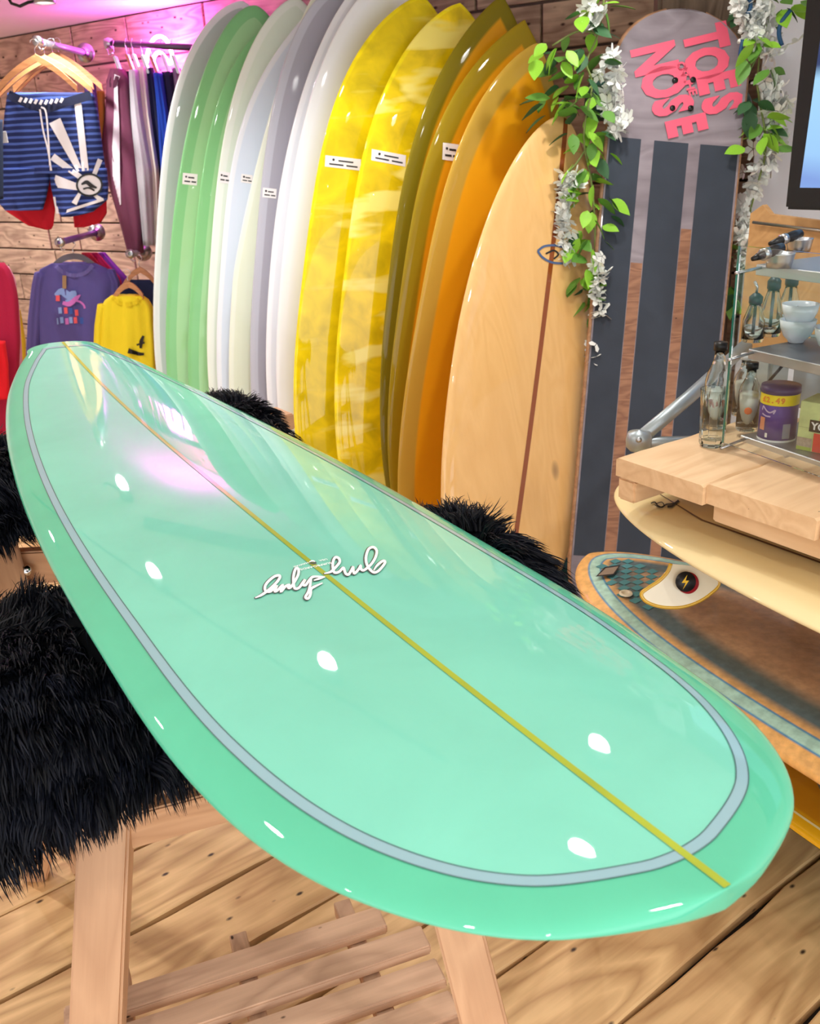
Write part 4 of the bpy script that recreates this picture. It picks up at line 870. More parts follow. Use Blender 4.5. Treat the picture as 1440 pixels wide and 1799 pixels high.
cpos = on(1399, 601, S1); cup(cpos, 'lower white cup of the stacked pair on the middle shelf', hdir=(.75, -.66, 0)); cup(cpos+np.array([.001, -.001, .031]), 'upper white cup of the stacked pair on the middle shelf', hdir=(.2, .98, 0))
cup(on(1462, 618, S1), 'white cup cut off by the right edge of the picture on the middle shelf', hdir=(-.4, -.9, 0))
# portafilters on the top shelf
def porta(px0, py0, px1, py1, wv, lab):
    z_ = S2+.030; A0, A1 = atz(px0, py0, z_), atz(px1, py1, z_); r = root('portafilter', lab, 'portafilter', (A1[0], A1[1], S2)); 
    A0 = np.array([A0[0], A0[1], z_-.006]); A1 = np.array([A1[0], A1[1], z_+.006]); dd = (A1-A0)/np.linalg.norm(A1-A0)
    tube('handle', [A0, A0+dd*.02, A0*.5+A1*.5, A1-dd*.02, A1], [.004, .007, .009, .011, .009], M_black, r, 12); lathe('collar', A0*.55+A1*.45, [(0, .006), (.011, .006), (.011, -.006), (0, -.006)], M_steel, r, 14, axis=dd)
    lathe('basket', np.array([A1[0], A1[1], S2+.001])+dd*np.array([1, 1, 0])*.0, [(0, 0), (.022, 0), (.024, .012), (.026, .024), (.0265, .026), (.022, .026), (.02, .004), (0, .004)], M_steel, r, 22)
porta(1352, 423, 1405, 416, 1.95, 'black handled steel portafilter at the back of the top shelf'); porta(1322, 449, 1372, 441, 1.87, 'black handled steel portafilter at the front of the top shelf')
# plywood backsplash and steel rail behind the case
M_ply = wood('plywood', '#c79a66', '#9a6c3c', .9, .4, .6)
bkd = np.array([.5, -.866, 0])
ply = root('plywood_panel', 'plywood panel with a pointed top behind the display case', 'panel', atw(1318, 520, 2.35)); 
k0 = atw(1318, 375, 2.35); kk = lambda u, z_: np.array([k0[0], k0[1], 0])+bkd*u+np.array([0, 0, z_])
zt0 = k0[2]; outl = [(0, .86), (0, zt0), (.035, zt0+.022), (.06, zt0-.0), (.5, zt0-.03), (.5, .86)]
V = [kk(u, z_) for u, z_ in outl]+[kk(u, z_)+np.array([.015, .009, 0]) for u, z_ in outl]; n_ = 6
o = mk('panel', V, [tuple(range(n_)), tuple(range(n_, 2*n_))[::-1]]+[(i, (i+1) % n_, n_+(i+1) % n_, n_+i) for i in range(n_)], M_ply, ply); fixn(o)
tube('steel_rail', [kk(.02, zt0-.02)-np.array([.01, .006, 0]), kk(.48, zt0-.045)-np.array([.01, .006, 0])], .004, M_steel, ply, 8)
# white board behind the garland
wpn = root('partition', 'white painted partition between the giant skateboard and the television', 'partition', atw(1345, 380, 3.15)); w0 = atw(1310, 200, 3.0)+np.array([.19, .0, 0])
box('partition_board', (1.46, 3.0, 1.2), (.94, -.34, 0), (.34, .94, 0), Z, .64, .018, 1.7, mat('pale_board', '#e6e9f2', .5), wpn, bev=.002)
# television
tvA = atw(1376, 368, 2.2); tvd = np.array([.55, -.835, 0]); tvd /= np.linalg.norm(tvd); tvn = np.array([-tvd[1], tvd[0], 0]); tvn = tvn if tvn[1] > 0 else -tvn
tv = root('television', 'black framed wall television showing blue water, cut off by the right edge', 'television', tvA)
tw, th_ = .75, .46
tc2 = tvA+tvd*tw/2+tvn*.02+np.array([0, 0, th_/2])
tup = np.array([.02, -.035, 1.0]); tup /= np.linalg.norm(tup)
box('casing', tc2, tvd, tvn, tup, tw, .035, th_, mat('tv_black', '#15161a', .3), tv, bev=.006)
M_scr = bpy.data.materials.new('screen_picture'); M_scr.use_nodes = True; _n = M_scr.node_tree.nodes; _l = M_scr.node_tree.links; _b = _n['Principled BSDF']
_b.inputs['Base Color'].default_value = (0, 0, 0, 1); _b.inputs['Roughness'].default_value = .15
_tc = _n.new('ShaderNodeTexCoord'); _nz = _n.new('ShaderNodeTexNoise'); _nz.inputs['Scale'].default_value = 3; _nz.inputs['Detail'].default_value = 3; _l.new(_tc.outputs['Object'], _nz.inputs['Vector'])
_sx = _n.new('ShaderNodeSeparateXYZ'); _l.new(_tc.outputs['Object'], _sx.inputs[0]); _ad = _n.new('ShaderNodeMath'); _ad.operation = 'MULTIPLY_ADD'; _l.new(_nz.outputs['Fac'], _ad.inputs[0]); _ad.inputs[1].default_value = .10; _l.new(_sx.outputs['Z'], _ad.inputs[2])
_rp = _n.new('ShaderNodeValToRGB'); _l.new(_ad.outputs[0], _rp.inputs[0]); _c = _rp.color_ramp; _c.elements[0].position = .0; _c.elements[0].color = C('#8fc0f8'); _c.elements[1].position = .5; _c.elements[1].color = C('#2d3c66')
for p_, c_ in ((.12, '#7fa0e0'), (.17, '#9ccbf8'), (.33, '#a6d8fb'), (.36, '#30426f')): el = _c.elements.new(p_); el.color = C(c_)
_l.new(_rp.outputs[0], _b.inputs['Emission Color']); _b.inputs['Emission Strength'].default_value = .8
s0_ = tvA+tvd*.035-tvn*.0+tup*.05-tvn*.0006; 
mk('screen', [s0_+tvn*.0015-tvn*.0, s0_+tvd*(tw-.07), s0_+tvd*(tw-.07)+tup*(th_-.09), s0_+tup*(th_-.09)], [(0, 1, 2, 3)], M_scr, tv)

# ------------------------------------------------------------------ garlands
M_leaf = [mat('leaf_bright', '#8fc93a', .5, noise=.2, nscale=30), mat('leaf_mid', '#5c8f35', .5, noise=.2, nscale=30), mat('leaf_dark', '#35603a', .55, noise=.2, nscale=30)]
M_flw = mat('petal_white', '#f1f3ee', .6); M_vine = mat('vine_stem', '#7b8a4a', .7)
def leafmesh(m):
    n_ = 6; V = []; f = []
    for i in range(n_+1):
        t = i/n_; w_ = .30*math.sin(math.pi*t**.8)**.9 if 0 < t < 1 else 0; zc = -.10*t*t
        V += [(t, -w_, zc+.06*w_*2), (t, 0, zc-.02), (t, w_, zc+.06*w_*2)]
    return [tuple(v) for v in V], grid_faces(n_+1, 3)
LM = []
for m_ in M_leaf:
    V, f = leafmesh(m_); me = bpy.data.meshes.new('leaf'); me.from_pydata(V, [], f); me.materials.append(m_); me.polygons.foreach_set('use_smooth', [True]*len(me.polygons)); LM.append(me)
def petal_mesh():
    V = []; f = []
    g = random.Random(3)
    for k_ in range(5):
        q = 2*math.pi*k_/5; c_, s_2 = math.cos(q), math.sin(q); b0 = len(V)
        for (u, v, w_) in ((0.05, 0, 0), (.5, -.32, .12), (.95, -.16, .3), (.95, .16, .3), (.5, .32, .12)):
            V.append((u*c_-v*s_2, u*s_2+v*c_, w_))
        f.append(tuple(range(b0, b0+5)))
    return V, f
V, f = petal_mesh(); PM = bpy.data.meshes.new('blossom'); PM.from_pydata(V, [], f); PM.materials.append(M_flw)
def add_inst(nm, me, parent, P_, dirv, size, rollr):
    z_ = Vector([float(v) for v in dirv]).normalized(); q = z_.to_track_quat('X', 'Z') @ __import__('mathutils').Quaternion((1, 0, 0), rollr)
    o = bpy.data.objects.new(nm, me); COL.objects.link(o); o.parent = parent; mw = Matrix.LocRotScale(Vector([float(v) for v in P_]), q, Vector((size,)*3))
    o.matrix_local = Matrix.LocRotScale(parent.location, parent.rotation_euler, None).inverted() @ mw
gr_ = random.Random(11)
def garland(label, vines, leafspots, flowers, loc):
    r = root('garland', label, 'garland', loc)
    for pts in vines: tube('vine', smooth_poly(np.array([aty(*p[:2], p[2]) for p in pts]), 4), .003, M_vine, r, 6)
    for (cx, cy, sx_, sy_, n_, Yd, wt) in leafspots:
        for _ in range(n_):
            px_, py_ = cx+max(-1.8, min(1.3 if cx < 1100 else 1.8, gr_.gauss(0, 1)))*sx_, cy+gr_.gauss(0, sy_); P_ = aty(px_, py_, Yd+gr_.uniform(-.06, .06)); dx = (px_-cx)/max(sx_, 8)*.5+gr_.uniform(-.6, .6)
            add_inst('leaf', LM[gr_.choices((0, 1, 2), wt)[0]], r, P_, (dx, gr_.uniform(-.7, .1), gr_.uniform(-1.0, .15)), gr_.uniform(.048, .075), gr_.uniform(-.7, .7))
    for pts in flowers:
        x1, y1, x2, y2, n_, wd_, Yd = pts
        for i in range(int(n_*1.5)):
            u = (i+gr_.random()*.6)/int(n_*1.5); px_, py_ = x1+(x2-x1)*u+gr_.gauss(0, wd_), y1+(y2-y1)*u+gr_.gauss(0, 2); P_ = aty(px_, py_, Yd+gr_.uniform(-.02, .02))
            o = add_inst('blossom', PM, r, P_, (gr_.uniform(-.8, .8), -.8, gr_.uniform(-.6, .6)), gr_.uniform(.022, .034), gr_.uniform(0, 3))
    return r
garland('leafy green garland with white blossom strings hanging left of the giant skateboard',
 [[(1062, -10, 2.86), (1050, 60, 2.85), (1030, 110, 2.84), (1040, 150, 2.84), (1025, 240, 2.83), (1040, 330, 2.82), (1045, 430, 2.8), (1035, 510, 2.78)], [(1050, 60, 2.85), (1015, 55, 2.85), (970, 80, 2.85)], [(1040, 150, 2.84), (1000, 190, 2.84)], [(1030, 260, 2.83), (1010, 290, 2.83), (990, 310, 2.83)]],
 [(975, 90, 20, 12, 9, 2.84, (6, 1, 0)), (1035, 40, 20, 25, 10, 2.86, (4, 3, 1)), (1060, 20, 14, 20, 5, 2.85, (5, 2, 0)), (1025, 100, 28, 25, 22, 2.88, (1, 4, 4)), (1000, 175, 26, 20, 18, 2.87, (1, 3, 5)), (1035, 160, 20, 30, 12, 2.84, (4, 3, 2)), (1030, 240, 20, 25, 16, 2.84, (4, 4, 2)), (1040, 310, 20, 25, 16, 2.83, (5, 3, 2)), (1050, 370, 18, 20, 14, 2.82, (6, 3, 1)), (1035, 430, 20, 14, 13, 2.8, (5, 3, 2)), (1030, 490, 20, 15, 14, 2.8, (3, 4, 3)), (1045, 530, 14, 14, 7, 2.79, (1, 4, 3))],
 [(1042, 0, 1044, 45, 10, 7, 2.84), (1070, 92, 1088, 235, 44, 8, 2.86), (1003, 305, 985, 405, 32, 7, 2.79), (988, 405, 1002, 462, 22, 7, 2.79), (1052, 450, 1052, 560, 26, 4, 2.74), (1046, 600, 1042, 640, 9, 4, 2.72)], aty(1040, 500, 2.8))
garland('white blossom garland with green leaves hanging between the giant skateboard and the television',
 [[(1300, -10, 2.9), (1335, 60, 2.9), (1330, 150, 2.9), (1345, 260, 2.9), (1320, 360, 2.9), (1305, 470, 2.9)]],
 [(1312, 10, 12, 14, 10, 2.96, (1, 3, 5)), (1330, 80, 12, 12, 8, 2.86, (6, 1, 0)), (1370, 15, 20, 10, 8, 2.9, (2, 4, 2)), (1355, 118, 12, 6, 3, 2.88, (0, 3, 2)), (1332, 215, 13, 18, 13, 2.88, (5, 3, 1)), (1340, 240, 14, 12, 6, 2.86, (6, 2, 0)), (1322, 180, 8, 15, 7, 2.92, (0, 2, 4)), (1290, 450, 8, 14, 6, 2.88, (4, 3, 1)), (1285, 520, 6, 20, 8, 2.9, (2, 4, 2))],
 [(1300, 2, 1322, 70, 26, 7, 2.88), (1335, 5, 1350, 100, 38, 12, 2.88), (1350, 130, 1365, 200, 26, 12, 2.9), (1358, 200, 1350, 300, 28, 12, 2.92), (1330, 300, 1308, 380, 20, 8, 2.9), (1305, 385, 1312, 470, 28, 8, 2.84)], aty(1310, 470, 2.9))
for nm_, pts in (('ribbon', [(1305, 70), (1300, 95), (1304, 112)]), ('ribbon', [(1388, 18), (1372, 40), (1368, 60), (1373, 80)]), ('ribbon', [(1315, -5), (1318, 12), (1312, 25)])):
    o = tube('ribbon_tie', smooth_poly(np.array([aty(*p, 2.86) for p in pts]), 4), .006, mat('ribbon_blue', '#174a72', .5)); tag(o, {70: 'dark blue ribbon loop hanging beside the top right wheel of the giant skateboard', 18: 'dark blue ribbon curl hanging beside the television frame', -5: 'short dark blue ribbon at the top among the white blossoms'}[pts[0][1]], 'ribbon')
# white box behind the gap
wbx_ = root('white_box', 'pale cardboard box on the floor in the gap between wooden board and giant skateboard', 'box', (.66, 3.17, 0)); box('carton', (.70, 3.16, .19), WD, WN, Z, .3, .16, .38, mat('pale_card', '#efdcdc', .6), wbx_, bev=.004); box('tape', (.70-.047, 3.16-.066, .19), WD, WN, Z, .302, .004, .02, mat('tape_brown', '#8b5a34', .5), wbx_, bev=0)

# ------------------------------------------------------------------ clothes on the left
def cloth(name, col, rough=.9, stripes=None, noise=.06):
    m = mat(name, col, rough, noise=noise, nscale=6, bump=.25, bscale=220); return m
def garment(nm, rows_, Yd, thk, m, r, folds=3, amp=.008, seed=0, world_rows=24):
    rows_ = np.array(rows_, float); ys = np.linspace(rows_[0, 0], rows_[-1, 0], world_rows); xl = np.interp(ys, rows_[:, 0], rows_[:, 1]); xr = np.interp(ys, rows_[:, 0], rows_[:, 2]); V = []; NN = 40
    g = random.Random(seed); ph = g.random()*6; ph2 = g.random()*6
    for i, y in enumerate(ys):
        Lp, Rp = aty(xl[i], y, Yd), aty(xr[i], y, Yd); c = (Lp+Rp)/2; hx = (Rp-Lp)/2; k_ = i/(len(ys)-1)
        for j in range(NN):
            q = 2*math.pi*j/NN; u = math.cos(q); s = math.sin(q)
            fold = amp*math.sin(u*folds*2.4+ph+k_*2)*(.3+.9*k_)+amp*.5*math.sin(u*folds*5+ph2-k_*3)
            dy = (-thk*abs(s)**.6*(1 if s > 0 else -1))+(-fold if s > 0 else fold)
            V.append(c+hx*u+np.array([0, dy, 0]))
    f = grid_faces(len(ys), NN, closev=True)+[tuple(range(NN)), tuple((len(ys)-1)*NN+q for q in range(NN))[::-1]]
    o = mk(nm, V, f, m, r, smooth=True); fixn(o)
    def sf(px_, py_, lift=.004):
        l_, r_2 = np.interp(py_, rows_[:, 0], rows_[:, 1]), np.interp(py_, rows_[:, 0], rows_[:, 2]); u = max(-.98, min(.98, (px_-l_)/(r_2-l_)*2-1)); k_ = (py_-rows_[0, 0])/(rows_[-1, 0]-rows_[0, 0])
        fold = amp*math.sin(u*folds*2.4+ph+k_*2)*(.3+.9*k_)+amp*.5*math.sin(u*folds*5+ph2-k_*3)
        return aty(px_, py_, Yd-thk*(math.sqrt(1-u*u))**.6-fold-lift)
    return o, sf
def gstroke(sf, pts, w_, m, r, nm='print', n=4, lift=.004):
    q = smooth_poly(pts, n) if len(pts) > 2 else np.array([np.array(pts[0])*(1-t)+np.array(pts[1])*t for t in np.linspace(0, 1, 9)])
    w_ = np.interp(np.linspace(0, 1, len(q)), np.linspace(0, 1, len(np.atleast_1d(w_))), np.atleast_1d(w_))
    t = np.gradient(q, axis=0); t /= np.linalg.norm(t, axis=1)[:, None]+1e-9; nn = np.stack([-t[:, 1], t[:, 0]], 1)
    K = 5; V = [sf(*(p+n_*ww*(k_/(K-1)-.5)), lift) for k_ in range(K) for p, n_, ww in zip(q, nn, w_)]
    return mk(nm, V, grid_faces(K, len(q)), m, r)
def hanger(label, px_, py_, wpx, drop, Yd, grp=None, m=M_hang, hook=16):
    """wooden hanger: apex px,py, half width wpx, drop px"""
    r = root('clothes_hanger', label, 'hanger', aty(px_, py_, Yd), 0, grp); P_ = aty(px_, py_, Yd); a_ = np.array([0, 0, 0])
    lpt = aty(px_-wpx, py_+drop, Yd); rpt = aty(px_+wpx, py_+drop*.9, Yd); mid = P_
    for e2_, nm in ((lpt, 'arm'), (rpt, 'arm')):
        pts = [mid+(e2_-mid)*t+np.array([0, 0, .012*math.sin(t*math.pi)]) for t in np.linspace(0, 1, 8)]
        V = []
        for p_ in pts: V += [p_+np.array([0, -.006, .014]), p_+np.array([0, .006, .014]), p_+np.array([0, .006, -.014]), p_+np.array([0, -.006, -.014])]
        o = mk(nm, V, grid_faces(8, 4, closev=True)+[(0, 1, 2, 3), (31, 30, 29, 28)], m, r); fixn(o)
    hk = [P_+np.array([0, 0, .012]), P_+np.array([0, 0, .035]), P_+np.array([.016, 0, .05]), P_+np.array([.008, 0, .068]), P_+np.array([-.010, 0, .066]), P_+np.array([-.014, 0, .056])]
    tube('hook', smooth_poly(np.array(hk), 3), .0018, M_chrome, r, 6)
    return r
def wallpipe(label, p_near, p_far, grp, violet=True, Yn=4.25, Yf=4.7, m=None):
    A0, A1 = aty(*p_near, Yn), aty(*p_far, Yf); r = root('rail_arm', label, 'rail', A0, 0); d_ = (A1-A0)/np.linalg.norm(A1-A0)
    tube('pipe', [A0, A1], .014, m or M_galv, r, 14); lathe('end_cap', A0, [(.008, -.004), (.021, -.003), (.022, .012), (.016, .03), (.014, .034)], M_steel, r, 18, axis=d_); lathe('wall_flange', A1, [(.016, -.03), (.022, -.02), (.028, -.006), (.042, -.003), (.042, .004), (0, .004)], M_steel, r, 20, axis=d_)
    tube('cap_hook', smooth_poly(np.array([A0+np.array([0, 0, -.018]), A0+np.array([.012, -.005, -.035]), A0+np.array([.022, -.005, -.03])]), 3), .004, M_chrome, r, 6)
    return r
M_viol = mat('pipe_violet_lit', '#8d6fb4', .3, .5)  # violet light on the pipe is put into its base colour
wallpipe('short galvanised rail arm above the wooden hangers, upper left', (65, 72), (150, 93), None, m=M_galv)
wallpipe('violet lit rail arm sticking out above the purple sweatshirt', (104, 426), (170, 408), None, m=M_viol)
wallpipe('small steel rail arm above the yellow sweatshirt', (228, 446), (252, 443), None, Yn=4.45, Yf=4.7)
# long rail at upper right of the clothes
ra_ = root('clothes_rail', 'dark steel clothes rail in front of the neon sign', 'rail', aty(188, 76, 4.75)); tube('pipe', [aty(188, 76, 4.75), aty(345, 84, 4.6)], .014, mat('rail_dark', '#5b5560', .35, .7), ra_, 14); lathe('elbow', aty(191, 77, 4.75), [(0, -.024), (.02, -.02), (.024, 0), (.022, .02), (0, .026)], M_steel, ra_, 16)
tube('cap_hook', smooth_poly(np.array([aty(188, 86, 4.73), aty(192, 97, 4.73), aty(198, 92, 4.73)]), 3), .004, M_chrome, ra_, 6)
# board shorts
M_navy = bpy.data.materials.new('striped_navy'); M_navy.use_nodes = True; _n = M_navy.node_tree.nodes; _l = M_navy.node_tree.links; _b = _n['Principled BSDF']; _b.inputs['Roughness'].default_value = .85
_tc = _n.new('ShaderNodeTexCoord'); _wv = _n.new('ShaderNodeTexWave'); _wv.bands_direction = 'Z'; _wv.inputs['Scale'].default_value = 13; _wv.inputs['Distortion'].default_value = 1.2; _wv.inputs['Detail Scale'].default_value = .6; _l.new(_tc.outputs['Object'], _wv.inputs['Vector'])
_rp = _n.new('ShaderNodeValToRGB'); _rp.color_ramp.elements[0].position = .55; _rp.color_ramp.elements[0].color = C('#14235c'); _rp.color_ramp.elements[1].position = .8; _rp.color_ramp.elements[1].color = C('#4c66b8'); _l.new(_wv.outputs['Fac'], _rp.inputs[0]); _l.new(_rp.outputs[0], _b.inputs['Base Color'])
sh = root('board_shorts', 'navy striped board shorts with white sun rays and drawstring hanging from a wooden hanger', 'shorts', aty(90, 370, 4.25))
_, sfw = garment('upper', [(163, 14, 165), (200, 9, 172), (250, 5, 179), (305, 0, 187)], 4.25, .035, M_navy, sh, 3, .005, 1)
_, sfl = garment('leg', [(295, 1, 90), (320, -3, 86), (350, -6, 80), (369, 10, 74)], 4.25, .038, M_navy, sh, 2, .005, 2)
_, sfr = garment('leg', [(295, 86, 187), (330, 90, 190), (352, 95, 188), (374, 104, 160), (380, 108, 130)], 4.25, .038, M_navy, sh, 2, .005, 3)
M_w2 = mat('cloth_white', '#eeeaf0', .9)
def sfs(px_, py_, lift=.004):
    return sfw(px_, py_, lift) if py_ <= 300 else (sfl(px_, py_, lift) if px_ < 88 else sfr(px_, py_, lift))
for p_, w_ in (([(96, 212), (140, 300)], (22, 10)), ([(92, 275), (142, 312)], (13, 9)), ([(135, 168), (150, 300)], (12, 12)), ([(176, 280), (160, 320)], (9, 7)), ([(95, 318), (142, 330)], (22, 10)), ([(100, 345), (104, 375)], (14, 10)), ([(105, 375), (182, 350)], (5, 5)), ([(140, 340), (130, 358)], (6, 10)), ([(165, 342), (178, 352)], (5, 9))):
    gstroke(sfs, p_, w_, M_w2, sh, 'white_ray')
cM = (157, 325)
ringp = [(cM[0]+22*math.cos(t), cM[1]+19*math.sin(t)) for t in np.linspace(0, 2*math.pi, 18)]
gstroke(sfs, [(137, 325), (157, 325), (177, 325)], (22, 38, 22), M_w2, sh, 'round_badge', lift=.009); gstroke(sfs, ringp, 3.5, M_ink, sh, 'badge_ring', 2, .012)
gstroke(sfs, [(143, 324), (152, 320), (160, 326), (170, 330)], (3, 7, 7, 3), M_ink, sh, 'badge_mark', lift=.013); gstroke(sfs, [(146, 332), (156, 330), (166, 335)], 3, M_ink, sh, 'badge_mark', lift=.013)
gstroke(sfs, [(72, 188), (80, 195), (84, 230), (88, 300)], 3, M_w2, sh, 'drawstring', lift=.01); gstroke(sfs, [(70, 192), (76, 230), (84, 262), (90, 300)], 3, M_w2, sh, 'drawstring', lift=.012)
gstroke(sfs, [(14, 166), (45, 180), (80, 190), (115, 180), (160, 167)], 16, mat('band_navy', '#181f40', .8), sh, 'waistband', lift=.006)
for i in range(9):
    x_ = 38+i*9; gstroke(sfs, [(x_, 170+abs(78-x_)*-.12+6), (x_-4, 178+abs(78-x_)*-.12+6)], 5, M_w2, sh, 'waist_stripe', lift=.010)
rd = root('red_shorts', 'red shorts showing below the navy striped shorts', 'shorts', aty(60, 400, 4.34)); M_rd = cloth('cloth_red', '#c8152a')
garment('upper', [(230, 25, 165), (330, 15, 185)], 4.36, .02, M_rd, rd, 2, .004, 5); garment('leg', [(325, 13, 97), (370, 10, 97), (396, 50, 94), (403, 80, 90)], 4.36, .02, M_rd, rd, 2, .004, 6); garment('leg', [(325, 125, 186), (375, 128, 187), (392, 130, 176), (399, 131, 150)], 4.36, .02, M_rd, rd, 2, .004, 7)
for i, (px_, py_, wv, dp, Yd) in enumerate(((80, 103, 82, 62, 4.24), (94, 99, 70, 58, 4.36), (64, 102, 72, 60, 4.17), (104, 98, 76, 62, 4.46))):
    hanger(['front wooden hanger holding the striped shorts', 'second wooden hanger behind the one holding the striped shorts', 'wooden hanger reaching furthest left above the shorts', 'rearmost wooden hanger reaching furthest right under the rail arm'][i], px_, py_, wv, dp, Yd, 'wooden hangers above the shorts')
# purple sweatshirt
M_pur = cloth('cloth_violet', '#5d569c'); sw = root('sweatshirt', 'violet sweatshirt with a printed pink and blue creature and lettering', 'sweatshirt', aty(135, 640, 4.5))
_, sfp = garment('body', [(462, 92, 165), (472, 72, 188), (490, 66, 198), (520, 66, 200), (600, 68, 204), (690, 70, 206)], 4.5, .05, M_pur, sw, 3, .010, 11)
garment('sleeve', [(478, 62, 84), (500, 57, 80), (560, 50, 74), (640, 46, 68), (690, 44, 66)], 4.49, .035, M_pur, sw, 2, .005, 12); garment('sleeve', [(474, 180, 200), (495, 185, 209), (540, 190, 212), (640, 192, 216)], 4.52, .035, M_pur, sw, 2, .005, 13)
gstroke(sfp, [(97, 466), (110, 478), (130, 484), (150, 479), (163, 466)], 7, cloth('rib_violet', '#6f69ae'), sw, 'collar', lift=.006)
M_pb, M_pp2, M_po, M_pd = mat('print_blue', '#8ba8e6', .7), mat('print_pink', '#d278cf', .7), mat('print_coral', '#ee5f68', .7), mat('print_deepblue', '#3a5cae', .7)
gstroke(sfp, [(97, 519), (108, 512), (122, 520), (130, 514), (128, 526), (115, 530)], (6, 12, 14, 9, 8, 6), M_pb, sw, 'creature_print', lift=.006); gstroke(sfp, [(110, 532), (122, 534), (134, 524), (141, 518)], (6, 9, 8, 2), M_pp2, sw, 'creature_print', lift=.008); gstroke(sfp, [(130, 528), (140, 530), (147, 536), (149, 542)], 3.5, M_pp2, sw, 'creature_print', lift=.008)
gstroke(sfp, [(98, 524), (105, 524)], 10, M_po, sw, 'creature_print', lift=.010)
for x_, y_, m_ in ((105, 546, M_pb), (115, 546, M_po), (124, 547, M_pd), (134, 550, M_po), (99, 565, M_pb), (108, 563, M_pb), (117, 565, M_pp2), (124, 563, M_pb), (132, 563, M_po), (143, 564, M_pd)): gstroke(sfp, [(x_, y_-6), (x_+1, y_+5)], 6, m_, sw, 'print_letter', lift=.006)
gstroke(sfp, [(113, 484), (113, 507)], 7, mat('kraft_tag', '#a58764', .8), sw, 'swing_tag', lift=.014)
hanger('grey hanger inside the violet sweatshirt', 130, 450, 36, 18, 4.5, m=mat('hanger_grey', '#6e6a70', .4))
for i, (x_, c_, lab) in enumerate(((150, '#b52a3c', 'red top on the arm right behind the violet sweatshirt'), (163, '#a81450', 'crimson top second behind the violet sweatshirt'), (177, '#7b37a0', 'bright purple top furthest right behind the violet sweatshirt'))):
    r = root('hanging_top', lab, 'top', aty(x_+25, 640, 4.62+i*.06)); garment('body', [(444, x_-6, x_+8), (462, x_-4, x_+24), (490, x_, x_+50), (640, x_, x_+60)], 4.62+i*.07, .02, cloth('cloth_%d' % i, c_), r, 2, .005, 20+i)
# yellow sweatshirt
M_yel = cloth('cloth_yellow', '#f2dc28'); ys_ = root('sweatshirt', 'small yellow sweatshirt with black print hanging beside the white rimmed surfboard', 'sweatshirt', aty(220, 680, 4.35))
_, sfy = garment('body', [(519, 195, 248), (527, 184, 260), (540, 178, 268), (600, 174, 272), (700, 170, 276)], 4.35, .045, M_yel, ys_, 3, .010, 31); garment('sleeve', [(534, 172, 190), (570, 167, 186), (640, 164, 182)], 4.34, .03, M_yel, ys_, 2, .004, 32)
gstroke(sfy, [(197, 522), (208, 531), (225, 535), (240, 530), (248, 521)], 7, cloth('rib_yellow', '#e8d020'), ys_, 'collar', lift=.006)
gstroke(sfy, [(252, 590), (248, 600), (247, 612)], (4, 7, 4), M_ink, ys_, 'figure_print', lift=.006); gstroke(sfy, [(225, 616), (235, 619), (245, 622), (253, 622)], (9, 7, 6, 4), M_ink, ys_, 'figure_print', lift=.006); gstroke(sfy, [(240, 606), (254, 602)], 3, M_ink, ys_, 'figure_print', lift=.006)
hanger('brown wooden hanger in the yellow sweatshirt', 226, 500, 26, 24, 4.33); hanger('brown wooden hanger behind, above the yellow sweatshirt', 246, 474, 30, 30, 4.5)
nv = root('hanging_top', 'navy top hanging behind the yellow sweatshirt', 'top', aty(250, 640, 4.52)); garment('body', [(492, 228, 272), (510, 205, 300), (640, 200, 310)], 4.52, .02, cloth('cloth_navy2', '#1b2348'), nv, 2, .005, 35)
# left edge clothes
for i, (rows_, c_, Yd, lab, cat) in enumerate((([(462, -30, 6), (480, -34, 20), (520, -36, 30), (600, -36, 34), (690, -38, 30), (760, -40, 26)], '#a5103c', 4.1, 'crimson top cut off by the left edge', 'top'), ([(468, -10, 14), (490, 0, 26), (540, 10, 32), (620, 15, 36), (700, 15, 40)], '#e89ab5', 4.2, 'pink top just behind the crimson one at the left edge', 'top'), ([(545, 14, 34), (600, 18, 43), (700, 20, 46)], '#ecc326', 4.27, 'yellow top peeping out behind the pink one at the left edge', 'top'), ([(600, -40, 8), (640, -40, 14), (700, -40, 16)], '#d80f20', 4.0, 'bright red top in front at the left edge', 'top'), ([(210, -30, 3), (300, -30, 4), (350, -30, 4)], '#23304a', 4.1, 'dark garment sliver left of the striped shorts', 'garment'))):
    r = root('hanging_top', lab, cat, aty(rows_[-1][1]+20, rows_[-1][0], Yd)); garment('body', rows_, Yd, .03, cloth('cloth_l%d' % i, c_), r, 2, .006, 40+i)
r = root('price_tag', 'white price tag at the left edge beside the striped shorts', 'tag', aty(6, 250, 4.15)); p_ = aty(6, 241, 4.15); box('tag', p_, X, Y_, Z, .032, .002, .045, M_white, r, bev=.0005)
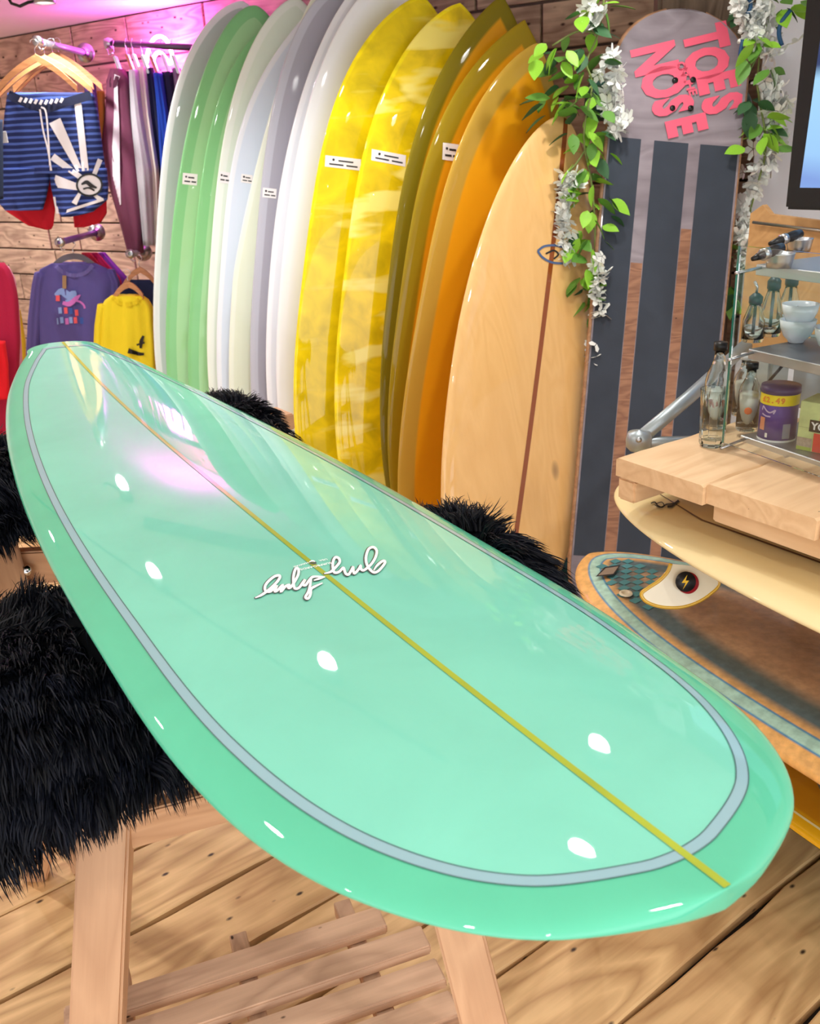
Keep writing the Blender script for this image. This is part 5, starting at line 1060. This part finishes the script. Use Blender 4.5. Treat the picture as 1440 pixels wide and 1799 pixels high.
# side-on garments on the rail
SD = [('hoodie', 'burgundy hoodie, first on the dark rail', '#764058', 4.62, [(122, 196, 218), (140, 190, 224), (200, 186, 230), (260, 176, 238), (320, 190, 244), (400, 214, 250), (445, 226, 250)], .06),
 ('sleeve_garment', 'black garment between burgundy hoodie and grey speckled top', '#1c1320', 4.70, [(126, 214, 230), (200, 220, 240), (320, 232, 254)], .04),
 ('hanging_top', 'grey speckled top on the dark rail', '#b9b8bd', 4.64, [(124, 229, 244), (200, 232, 252), (300, 240, 268), (430, 254, 272)], .06),
 ('hanging_top', 'cream top on the dark rail right of the grey speckled one', '#d9d2c4', 4.68, [(118, 243, 258), (200, 250, 266), (300, 262, 280), (430, 268, 284)], .05),
 ('hanging_top', 'dark navy top on the dark rail left of the bright blue one', '#171b3c', 4.72, [(120, 257, 273), (200, 263, 284), (300, 270, 294), (430, 276, 300)], .05),
 ('hanging_top', 'bright blue top on the dark rail', '#1440a8', 4.66, [(129, 271, 286), (200, 277, 297), (300, 284, 306)], .05),
 ('hanging_top', 'second navy top right of the bright blue one', '#141a3a', 4.70, [(127, 285, 305), (200, 290, 314), (300, 296, 320)], .05),
 ('hanging_top', 'grey lilac top at the end of the rail beside the surfboards', '#7d6f88', 4.72, [(120, 304, 316), (200, 308, 330)], .05),
 ('hanging_top', 'orange and purple garment between the striped shorts and the burgundy hoodie', '#d08a3c', 4.60, [(160, 167, 182), (210, 168, 184), (260, 170, 182)], .03),
 ('hanging_top', 'deep purple garment right of the striped shorts', '#4a2c66', 4.5, [(140, 148, 166), (200, 152, 172), (300, 165, 182), (340, 178, 190)], .03)]
for i, (nm, lab, c_, Yd, rows_, tk) in enumerate(SD):
    r = root(nm if nm != 'sleeve_garment' else 'hanging_top', lab, 'hoodie' if nm == 'hoodie' else 'top', aty(rows_[-1][1]+10, rows_[-1][0], Yd)); _, sf_ = garment('body', rows_, Yd, tk, cloth('cloth_s%d' % i, c_, noise=.35 if 'speckled' in lab else .06), r, 2, .006, 60+i)
    if nm == 'hoodie':
        gstroke(sf_, [(205, 132), (200, 150), (203, 220), (204, 300), (206, 360)], 13, M_w2, r, 'white_stripe', lift=.006); gstroke(sf_, [(196, 128), (190, 145), (200, 150), (206, 134)], 7, cloth('hood_dark', '#4d2438'), r, 'hood', lift=.012)
for i, (px_, py_) in enumerate(((206, 112), (227, 108), (238, 108), (254, 110), (270, 112), (289, 108), (307, 110))):
    P_ = aty(px_, py_, 4.68); r = root('clothes_hanger', 'hanger end on the dark rail above the '+['burgundy hoodie', 'grey speckled top, left one of two', 'grey speckled top, right one of two', 'cream top', 'first navy top', 'bright blue top', 'grey lilac top'][i], 'hanger', P_, 0, 'hangers on the dark rail')
    box('arm', P_+np.array([.004, 0, -.008]), (.25, 0, -1), Y_, (1, 0, .25), .08, .04, .012, [M_steel, M_hang, M_porc][i % 3], r, bev=.003); tube('hook', [P_+np.array([-.006, 0, .03]), P_+np.array([-.008, 0, .075]), P_+np.array([-.0, 0, .095])], .002, M_chrome, r, 6)
# neon sign
ne = root('neon_sign', 'pink white neon tube sign glowing on the wall above the clothes rail', 'neon sign', aty(280, 110, 4.84))
npts = [(258, 110), (259, 95), (264, 78), (272, 67), (281, 64), (290, 68), (297, 80), (302, 95), (302, 107), (297, 111), (290, 101), (283, 93), (276, 93), (270, 102), (270, 110)]
tube('neon_tube', smooth_poly(np.array([aty(*p, 4.84) for p in npts]), 4), .008, mat('neon_glow', (1, .55, .95, 1), emit=14), ne, 10)
ld = bpy.data.lights.new('neon_light', 'POINT'); ld.energy = 17; ld.color = (1, .10, .9); ld.shadow_soft_size = .07; lo = bpy.data.objects.new('neon_light', ld); COL.objects.link(lo); lo.parent = ne; lo.location = (0.0, -.06, .02)
